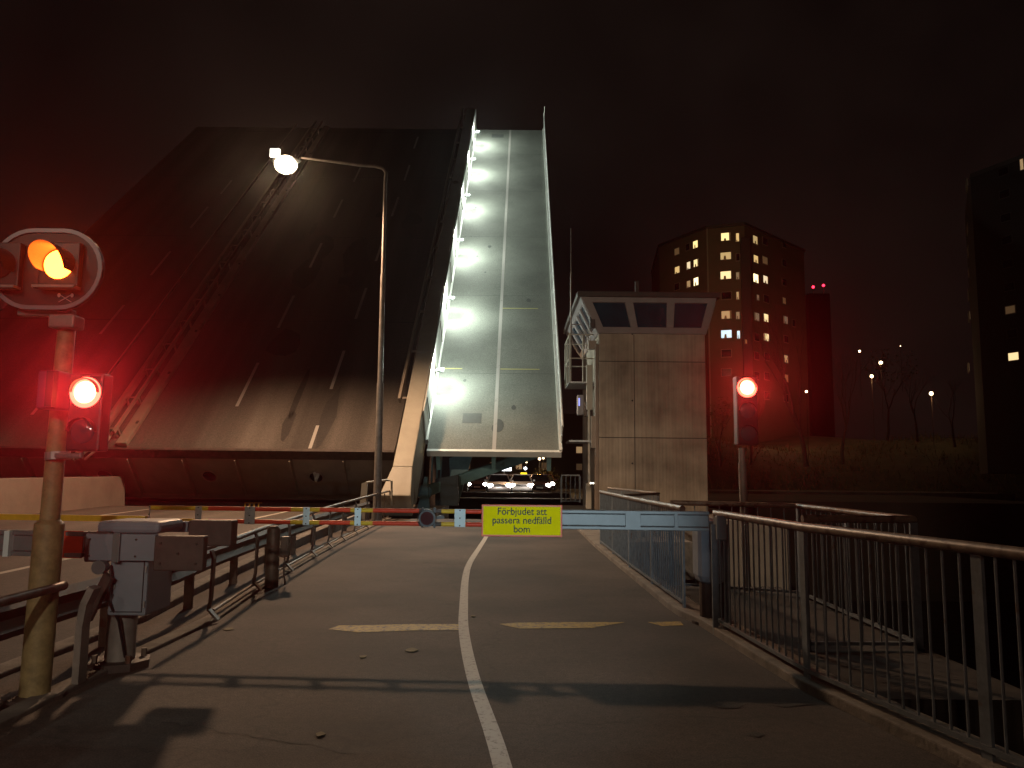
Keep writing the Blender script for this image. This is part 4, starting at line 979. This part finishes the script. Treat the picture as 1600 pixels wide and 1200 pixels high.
for (px, py, w, h, k) in wins:
    c, u, n_ = onfacet(px, py); W2 = w/2/abs(scrx(c+u)-scrx(c)); H2 = h*c.y/1202/2
    up = V(0, 0, 1)
    def pq(a, b, o_=0.0): return c+u*a+up*b+n_*o_
    m = MB(); m.hexa([pq(-W2, -H2, -.05), pq(W2, -H2, -.05), pq(W2, -H2, .06), pq(-W2, -H2, .06), pq(-W2, H2, -.05), pq(W2, H2, -.05), pq(W2, H2, .06), pq(-W2, H2, .06)])
    wf = m.build('window', M['frame'], ap)
    m = MB(); i_ = .09
    m.hexa([pq(-W2+i_, -H2+i_, 0), pq(W2-i_, -H2+i_, 0), pq(W2-i_, -H2+i_, .075), pq(-W2+i_, -H2+i_, .075), pq(-W2+i_, H2-i_, 0), pq(W2-i_, H2-i_, 0), pq(W2-i_, H2-i_, .075), pq(-W2+i_, H2-i_, .075)])
    m.build('pane', random.choice(VAR[k]) if k in VAR else M[k], wf)
    if k not in ('unlit', 'vdim'):
        m = MB(); rr_ = random.random()
        if rr_ < .75:
            q0 = -W2+i_ if rr_ < .4 else W2-i_-.25*W2
            m.hexa([pq(q0, -H2+i_, .08), pq(q0+.28*W2, -H2+i_, .08), pq(q0+.28*W2, -H2+i_, .1), pq(q0, -H2+i_, .1), pq(q0, H2-i_, .08), pq(q0+.28*W2, H2-i_, .08), pq(q0+.28*W2, H2-i_, .1), pq(q0, H2-i_, .1)])
        mh = -H2+i_; m.hexa([pq(-W2*.4, mh, .08), pq(W2*.1, mh, .08), pq(W2*.1, mh, .1), pq(-W2*.4, mh, .1), pq(-W2*.3, mh+.45*rr_+.15, .08), pq(W2*.0, mh+.45*rr_+.15, .08), pq(W2*.0, mh+.45*rr_+.15, .1), pq(-W2*.3, mh+.45*rr_+.15, .1)])
        m.build('curtain', curt, wf)
lamp('SPOT', 'facade_fill', (15, 74, 20), 9000, (1, .68, .36), .5, (36, 118, 32), 40, .8)  # unseen spot added to lift the dim apartment walls
lamp('POINT', 'courtyard_light', (P(1205, 640, 104).x, 104, 12), 900, (1, .55, .25), .3)

# dark block at the right edge
def wins_on(root, A, B, items):
    n_ = V((B-A).y, -(B-A).x, 0).normalized(); u = V((B-A).x, (B-A).y, 0).normalized()
    if n_.y > 0: n_ = -n_
    for (px, py, w, h, k) in items:
        r = ray(px, py); t = (A-EYE).dot(n_)/r.dot(n_); c = EYE+r*t; W2 = w/2/max(2.0, abs(scrx(c+u)-scrx(c))); H2 = h*c.y/1202/2
        def pq(a, b, o_=0.0): return c+u*a+V(0, 0, b)+n_*o_
        m = MB(); m.hexa([pq(-W2, -H2, -.05), pq(W2, -H2, -.05), pq(W2, -H2, .05), pq(-W2, -H2, .05), pq(-W2, H2, -.05), pq(W2, H2, -.05), pq(W2, H2, .05), pq(-W2, H2, .05)])
        wf = m.build('window', M['frame'] if k != 'unlit' else M['roof'], root)
        m = MB(); i_ = .07
        m.hexa([pq(-W2+i_, -H2+i_, 0), pq(W2-i_, -H2+i_, 0), pq(W2-i_, -H2+i_, .065), pq(-W2+i_, -H2+i_, .065), pq(-W2+i_, H2-i_, 0), pq(W2-i_, H2-i_, 0), pq(W2-i_, H2-i_, .065), pq(-W2+i_, H2-i_, .065)])
        m.build('pane', M[k], wf)
D2 = 72.0
a0 = P(1504, 280, 84); a1 = P(1516, 278, D2); a2 = P(1750, 190, 60)
zt3 = a1.z
db = thing('dark_apartment_block', (a1.x, D2, 0), 'tall dark apartment block at the right edge with a few lit windows', 'apartment block')
ft = [V(a0.x, 84, 2), V(a1.x, D2, 2), V(a2.x, 60, 2), V(a2.x+10, 84, 2)]
m = MB(); m.prism(ft, (0, 0, zt3-2)); m.build('wall', M['aptdark'], db)
m = MB(); m.prism([p+V(0, 0, zt3-1.99) for p in ft], (0, 0, .4)); m.build('roof', M['roof'], db)
wins_on(db, V(a1.x, D2, 0), V(a2.x, 60, 0), [(1597, 257, 7, 20, 'dim'), (1579, 484, 17, 14, 'vdim'), (1584, 557, 18, 14, 'lit'), (1568, 268, 17, 14, 'unlit'), (1570, 303, 17, 14, 'unlit'), (1572, 340, 17, 14, 'unlit'), (1574, 375, 17, 14, 'unlit'), (1575, 412, 17, 14, 'unlit'), (1577, 448, 17, 14, 'unlit'), (1582, 521, 17, 14, 'unlit')])
wins_on(db, V(a0.x, 84, 0), V(a1.x, D2, 0), [(1510.5, 290, 5, 14, 'vdim'), (1512, 358, 4, 15, 'dim'), (1513, 393, 4, 15, 'dim'), (1514, 426, 3, 12, 'vdim'), (1513.5, 461, 4, 16, 'lit'), (1514, 495, 4, 14, 'dim'), (1513, 575, 4, 14, 'dim')])
# distant tower with obstruction lights
c = P(1281, 450, 300); dt = thing('distant_mast_building', (c.x, 300, 0), 'far dark building topped by two small red obstruction lights', 'building')
m = MB(); m.box((c.x, 306, c.z/2-1), (8.5, 10, c.z-2)); m.build('wall', mat('far_dark_wall', (.006, .005, .005), .95, var=.1), dt)
for px, py in ((1273, 447), (1289, 444.5)):
    q = P(px, py, 300); m = MB(); m.tube([V(q.x, 301.5, c.z-2.1), V(q.x, 301.5, q.z)], .12, 6); pz = m.build('lamp_stub', M['frame'], dt); m = MB(); m.ball(q+V(0, 1.5, 0), .55, 8); m.build('lamp_glass', M['avi'], pz)

# small far lamps on the slope
def farlamp(px, py, D, mt, rad, label, hh=4.5, power=0, group='lamps on the dark slope'):
    q = P(px, py, D); zb_ = min(hill(q.x, D), q.z-1)
    zb_ = max(zb_, q.z-9)
    o = thing('slope_lamp', (q.x, D, zb_), label, 'street lamp', group)
    m = MB(); m.tube([(q.x, D, zb_), (q.x, D, q.z)], .035, 6); m.build('pole', M['bark'], o)
    m = MB(); m.ball(q+V(0, 0, .02), rad, 8); m.build('lamp_glass', M[mt], o)
    if power: lamp('POINT', 'slope_light', q+V(0, -rad-.3, -rad-.3), power, (1, .6, .3), .2)
farlamp(1343, 549, 150, 'smalllamp', .24, 'small lamp shining highest on the dark slope between the blocks', power=0)
farlamp(1376, 567, 120, 'smalllamp', .32, 'brightest of the small lamps among the bare trees on the slope', power=140)
farlamp(1362, 588, 110, 'smalllamp', .26, 'small lamp just below the brightest one on the slope', power=140)
farlamp(1455, 615, 95, 'smalllamp', .24, 'small lamp low on the slope close to the dark block', power=140)
farlamp(1260, 612, 92, 'smalllamp', .16, 'tiny orange lamp beside the bare tree right of the apartment block', power=0)
farlamp(1407, 541, 150, 'smalllamp', .09, 'faint lamp farthest right at the top of the slope', power=0)

# ------------------------------------------------------------------ bare trees and bushes
def tree(px, pyb, D, hpx, label, leafy=0, lean=0.0, seed=1, spread=.5, name='bare_tree', depth=5):
    rnd = random.Random(seed); b = P(px, pyb, D); hgt = hpx*D/1202; b = V(b.x, D, max(hill(b.x, D)-.3, b.z-2))
    o = thing(name, b, label, 'tree', 'bare trees on the far bank')
    tr_ = MB(); crn = MB(); lv = MB()
    def grow(p, d, ln, r, lev):
        n = 3; pts = [p]; rs_ = [r]
        for k in range(n):
            d = (d+V(rnd.uniform(-.12, .12), rnd.uniform(-.12, .12), rnd.uniform(-.02, .1))).normalized(); p = p+d*ln/n; pts.append(p); rs_.append(r*(1-.35*(k+1)/n))
        (tr_ if lev == 0 else crn).tube(pts, rs_, 6 if lev < 2 else 4, False)
        if lev >= 2 and leafy:
            for _ in range(leafy):
                q = pts[rnd.randint(1, 3)]+V(rnd.gauss(0, .25), rnd.gauss(0, .25), rnd.gauss(0, .25)); s_ = rnd.uniform(.05, .12)
                a_ = V(rnd.uniform(-1, 1), rnd.uniform(-1, 1), rnd.uniform(-1, 1)).normalized(); b_ = a_.cross(V(rnd.uniform(-1, 1), rnd.uniform(-1, 1), 1)).normalized()
                lv.add([q-a_*s_, q+b_*s_, q+a_*s_, q-b_*s_], [(0, 1, 2, 3)])
        if lev < depth:
            for _ in range(rnd.choice((2, 3, 3))):
                a_ = rnd.uniform(0, 2*math.pi); sp_ = spread*rnd.uniform(.6, 1.3)
                nd = (d+V(math.cos(a_)*sp_, math.sin(a_)*sp_, rnd.uniform(.0, .35))).normalized()
                grow(pts[rnd.choice((2, 3, 3))], nd, ln*rnd.uniform(.62, .82), rs_[-1]*.72, lev+1)
    grow(b, V(lean, 0, 1).normalized(), hgt*.34, max(.10, hgt*.016), 0)
    tr_.build('trunk', M['bark'], o); crn.build('crown', M['bark'], o)
    if leafy: lv.build('leaves', M['leaves'], o)
    return o
tree(1172, 690, 66, 150, 'bare tree with thin twigs right behind the red lit signal', seed=4, lean=.12, depth=6)
tree(1258, 690, 62, 250, 'tall bare tree with a leaning trunk right of the apartment block', seed=7, lean=-.08, spread=.34, depth=6)
tree(1315, 690, 68, 170, 'bare tree on the slope left of the small lamps', seed=9, depth=6)
tree(1432, 660, 80, 120, 'bare tree in front of the lowest small lamp', seed=12)
tree(1385, 660, 84, 140, 'bare tree under the brightest slope lamp', seed=15, leafy=2)
tree(1125, 690, 62, 110, 'bare tree close to the right side of the tower', seed=17, leafy=1)
tree(1490, 660, 62, 120, 'bare tree at the foot of the dark block', seed=21)
tree(848, 760, 76, 60, 'leafy tree lit yellow beyond the queue of cars', seed=23, leafy=6, name='leafy_tree', depth=4)
tree(872, 765, 84, 52, 'leafy tree farthest right beyond the queue of cars', seed=24, leafy=4, name='leafy_tree', depth=4)
tree(812, 755, 95, 50, 'leafy tree above the middle of the queue of cars', seed=25, leafy=4, name='leafy_tree', depth=4)
lamp('POINT', 'tree_light', P(842, 722, 70.5), 300, (1, .6, .12), .2)
for k, (px, py, D, lb) in enumerate(((1130, 670, 70, 'low scrubby bush by the tower corner on the far bank'), (1205, 668, 72, 'low scrubby bush below the apartment block'), (1290, 660, 74, 'low scrubby bush between the two bare trees'), (1350, 655, 76, 'low scrubby bush under the slope lamps'), (1410, 640, 80, 'pale scrubby bush near the lowest lamp'))):
    q = P(px, py, D); zg = hill(q.x, D); rnd = random.Random(k); m = MB(); o = thing('bush', (q.x, D, zg-.2), lb, 'bush', 'bushes on the far bank')
    for _ in range(520):
        a_ = rnd.uniform(0, 6.28); r_ = rnd.random()**.6*2.6; c = V(q.x+r_*math.cos(a_)*1.3, D+r_*math.sin(a_), zg+rnd.uniform(0, 1)*(2.2-.6*r_)); s_ = rnd.uniform(.08, .2)
        u = V(rnd.uniform(-1, 1), rnd.uniform(-1, 1), rnd.uniform(-1, 1)).normalized(); w = u.cross(V(.3, rnd.uniform(-1, 1), 1)).normalized(); m.add([c-u*s_, c+w*s_*.5, c+u*s_, c-w*s_*.5], [(0, 1, 2, 3)])
    m.build('foliage', M['leaves'], o)
    m = MB()
    for _ in range(14):
        a_ = rnd.uniform(0, 6.28); m.tube([(q.x, D, zg-.2), (q.x+1.6*math.cos(a_), D+1.4*math.sin(a_), zg+rnd.uniform(1, 2.2))], [.05, .015], 4, False)
    m.build('stems', M['bark'], o)

# ------------------------------------------------------------------ cars queueing beyond the canal
def make_car(paint, label):
    r = thing('parked_car', (0, 0, 0), label, 'car', 'cars waiting beyond the raised bridge'); r['label'] = label
    def sec(y, w, z0, z1): return [V(-w, y, z0), V(w, y, z0), V(w*.98, y, z1), V(-w*.98, y, z1)]
    prof = [(-2.2, .70, .35, .62), (-2.05, .84, .25, .76), (-1.1, .90, .22, .92), (0.2, .91, .22, .96), (1.5, .90, .22, .98), (2.1, .85, .28, .95), (2.2, .75, .4, .85)]
    m = MB(); vs = []; 
    for p in prof: vs += sec(*p)
    n = len(prof); fs = [(0, 1, 2, 3), tuple(4*(n-1)+k for k in range(4))]
    for i in range(n-1):
        for k in range(4): fs.append((4*i+k, 4*i+(k+1) % 4, 4*i+4+(k+1) % 4, 4*i+4+k))
    m.add(vs, fs); m.build('body', paint, r, bevel=.05, local=True)
    m = MB(); b = [V(-.82, -1.0, .93), V(.82, -1.0, .93), V(.82, 1.7, .97), V(-.82, 1.7, .97)]; t = [V(-.60, -.25, 1.42), V(.60, -.25, 1.42), V(.60, 1.05, 1.44), V(-.60, 1.05, 1.44)]
    m.hexa(b+t); m.build('windows', M['cglass'], r, local=True)
    m = MB(); m.box((0, .4, 1.45), (1.22, 1.4, .05)); 
    for sx_ in (-1, 1): m.bar((sx_*.83, -1.02, .93), (sx_*.61, -.27, 1.43), .05, .05); m.bar((sx_*.83, 1.72, .97), (sx_*.61, 1.07, 1.44), .05, .05)
    m.build('roof', paint, r, local=True)
    for sx_ in (-1, 1):
        for y in (-1.35, 1.3):
            m = MB(); m.tube([(sx_*.74, y, .32), (sx_*.93, y, .32)], .32, 16); w = m.build('wheel', M['tyre'], r, local=True)
            m = MB(); m.tube([(sx_*.935, y, .32), (sx_*.945, y, .32)], .2, 12); m.build('rim', M['rim'], w, local=True)
        m = MB(); m.ball((sx_*.66, -2.12, .64), (.21, .12, .15), 10); m.build('headlight', M['headl'], r, local=True)
        m = MB(); m.box((sx_*.72, 2.17, .78), (.24, .06, .14)); m.build('tail_light', M['tail'], r, local=True)
        m = MB(); m.box((sx_*1.0, -.75, 1.0), (.16, .1, .12)); m.build('mirror', paint, r, local=True)
    m = MB(); m.box((0, -2.2, .45), (.5, .03, .11)); m.build('number_plate', M['carw'], r, local=True)
    m = MB(); m.box((0, -2.17, .60), (.8, .06, .1)); m.build('grille', M['black'], r, local=True)
    return r
ZC = .03
def place(o, px, D, rz=0.0): o.location = (P(px, 755, D).x, D, ZC); o.rotation_euler = (0, 0, rz)
car1 = make_car(M['cars'], 'silver car with bright headlights at the front left of the queue'); place(car1, 779, 58.5, .05)
car2 = make_car(M['carw'], 'pale car with glaring headlights, second from the right in the front row'); place(car2, 814, 61, .0)
car3 = make_car(M['card'], 'dark car at the front right of the queue, next to the tree'); place(car3, 843, 63, -.03)
for (src, px, D, lb) in ((car3, 747, 64, 'dark red car at the far left of the queue'), (car1, 795, 68, 'silver car in the second row between the front two'), (car2, 829, 70, 'white car in the second row at the right'), (car3, 764, 73, 'dark car in the third row at the left'), (car1, 808, 77, 'silver car in the rear row at the middle'), (car3, 852, 72, 'dark car at the rear right by the leafy trees')):
    c = copytree(src); c['label'] = lb; place(c, px, D, random.uniform(-.05, .05))
lamp('POINT', 'headlamp_spill', (P(782, 750, 54.5).x, 54.8, .7), 60, (1, .9, .8), .15)
lamp('POINT', 'headlamp_spill', (P(822, 750, 56).x, 57.5, .7), 60, (1, .9, .8), .15)
# far street lamps and lit sign beyond the cars
def roadlamp(px, py, D, mt, rad, label):
    q = P(px, py, D); o = thing('distant_street_lamp', (q.x, D, .03), label, 'street lamp', 'lamps beyond the car queue')
    m = MB(); m.tube([(q.x+.0, D, .03), (q.x, D, q.z)], .06, 6); m.build('pole', M['frame'], o); m = MB(); m.ball(q, rad, 10); m.build('lamp_glass', M[mt], o)
roadlamp(821, 732, 80, 'coollamp', .14, 'cool white lamp above the right part of the car queue')
roadlamp(822.5, 722, 85, 'smalllamp', .10, 'small amber lamp above the cool white one')
roadlamp(843, 717, 82, 'smalllamp', .14, 'amber lamp shining through the yellow lit tree')
roadlamp(849, 716, 82, 'smalllamp', .10, 'small amber lamp right of the one in the yellow lit tree')
q = P(788, 731, 82); ls = thing('lit_shop_sign', (q.x, 82, .03), 'bright white lit panel glaring above the silver car', 'lit sign')
m = MB(); m.box((q.x, 82, q.z), (1.5, .15, .62)); m.build('panel', mat('white_lit_panel', (1, 1, 1), emit=(.85, .92, 1), estr=5), ls, bevel=.05)
m = MB(); m.tube([(q.x, 82.1, .03), (q.x, 82.1, q.z)], .06, 6); m.build('post', M['frame'], ls)
q = P(818.5, 738, 60.8); tx = thing('taxi_roof_lamp', (q.x, 61.3, 1.5), 'glowing yellow roof lamp on a car in the queue', 'roof lamp')
m = MB(); m.box((q.x, 61.3, 1.58), (.5, .14, .13)); m.build('lamp_body', M['taxi'], tx, bevel=.02)
lamp('POINT', 'far_road_light', (P(800, 700, 66).x, 66, 7.5), 1500, (1, .62, .35), .2)
# a dark low quay fence and a bar in front of the cars, pale block at left
m = MB(); 
fb = thing('far_bridge_seat', (P(790, 765, 52).x, 55, 0), 'dark edge beam across the far side of the canal below the car queue', 'beam')
a = P(716, 765, 54.6); b = P(846, 763, 54.6); m.box(((a.x+b.x)/2, 54.9, .05), (b.x-a.x+4, .5, .35)); m.build('beam', M['darkbeam'], fb)
pbk = P(726, 758, 53); m = MB(); m.prism([P(718, 768, 53), P(730, 768, 53), P(732, 752, 53), P(722, 752, 53)], (0, .5, 0)); tag(m.build('pale_end_block', M['cream'], origin=tuple(P(725, 768, 53))), 'small pale lit block at the left end of the far canal edge', 'block')
# distant buildings behind the queue, mostly unlit
for (px, w, D, h, lb) in ((770, 26, 150, 11, 'low dark building behind the left of the car queue'), (905, 30, 160, 14, 'dark building between the walkway leaf and the tower')):
    c = P(px, 740, D); o = thing('distant_building', (c.x, D, 0), lb, 'building')
    m = MB(); m.box((c.x, D+6, h/2), (w, 12, h)); m.build('wall', M['apt'], o)
    for i in range(5):
        for j in range(2):
            m = MB(); m.box((c.x-w/2+3+i*(w-6)/4, D-.03, 3+j*3.5), (1.2, .08, 1.3)); m.build('window', M['vdim'] if (i+j) % 3 else M['dim'], o)
# far left dark ridge with treetops
m = MB(); vs = []; n = 60; rnd = random.Random(3)
for i in range(n+1):
    x = -260+i*4.2; h = 14+5*math.sin(i*.35)+rnd.uniform(-1.2, 1.2); vs += [V(x, 190, 0), V(x, 190+6*rnd.random(), h), V(x, 215, 0)]
fs = []
for i in range(n): a = i*3; fs += [(a, a+3, a+4, a+1), (a+1, a+4, a+5, a+2)]
m.add(vs, fs); struct(m.build('distant_ridge', M['rock']))
# ------------------------------------------------------------------ small litter on the path
for k, (px, py) in enumerate(((357, 983), (500, 1148), (642, 1016), (567, 1026), (740, 963))):
    c = G(px, py, .006); rnd = random.Random(k); m = MB(); n = 7; r_ = .025+.03*rnd.random()
    m.prism([V(c.x+r_*math.cos(6.28*i/n)*rnd.uniform(.6, 1.3), c.y+r_*1.5*math.sin(6.28*i/n)*rnd.uniform(.6, 1.3), .007) for i in range(n)], (0, 0, .004))
    tag(m.build('fallen_leaf', M['leaves'], origin=(c.x, c.y, .006)), ('fallen leaf near the handrail kerb on the left', 'fallen leaf lowest on the left half of the path', 'small fallen leaf just left of the white line below the yellow line', 'fallen leaf below the left yellow line', 'dark leaf beside the white line near the yellow line')[k], 'litter', 'litter on the path')

# ------------------------------------------------------------------ thin air volume added to imitate lens glare round the lamps
hm = bpy.data.materials.new('glare_air'); hm.use_nodes = True; t = hm.node_tree; t.nodes.clear()
ho = t.nodes.new('ShaderNodeOutputMaterial'); pv = t.nodes.new('ShaderNodeVolumePrincipled')
pv.inputs['Color'].default_value = (.95, .95, .95, 1); pv.inputs['Density'].default_value = HAZE; pv.inputs['Anisotropy'].default_value = .88
t.links.new(pv.outputs[0], ho.inputs['Volume'])
m = MB(); m.box((0, 150, 28), (2000, 2000, 74)); hz = m.build('halo_haze', hm); hz['kind'] = 'stuff'
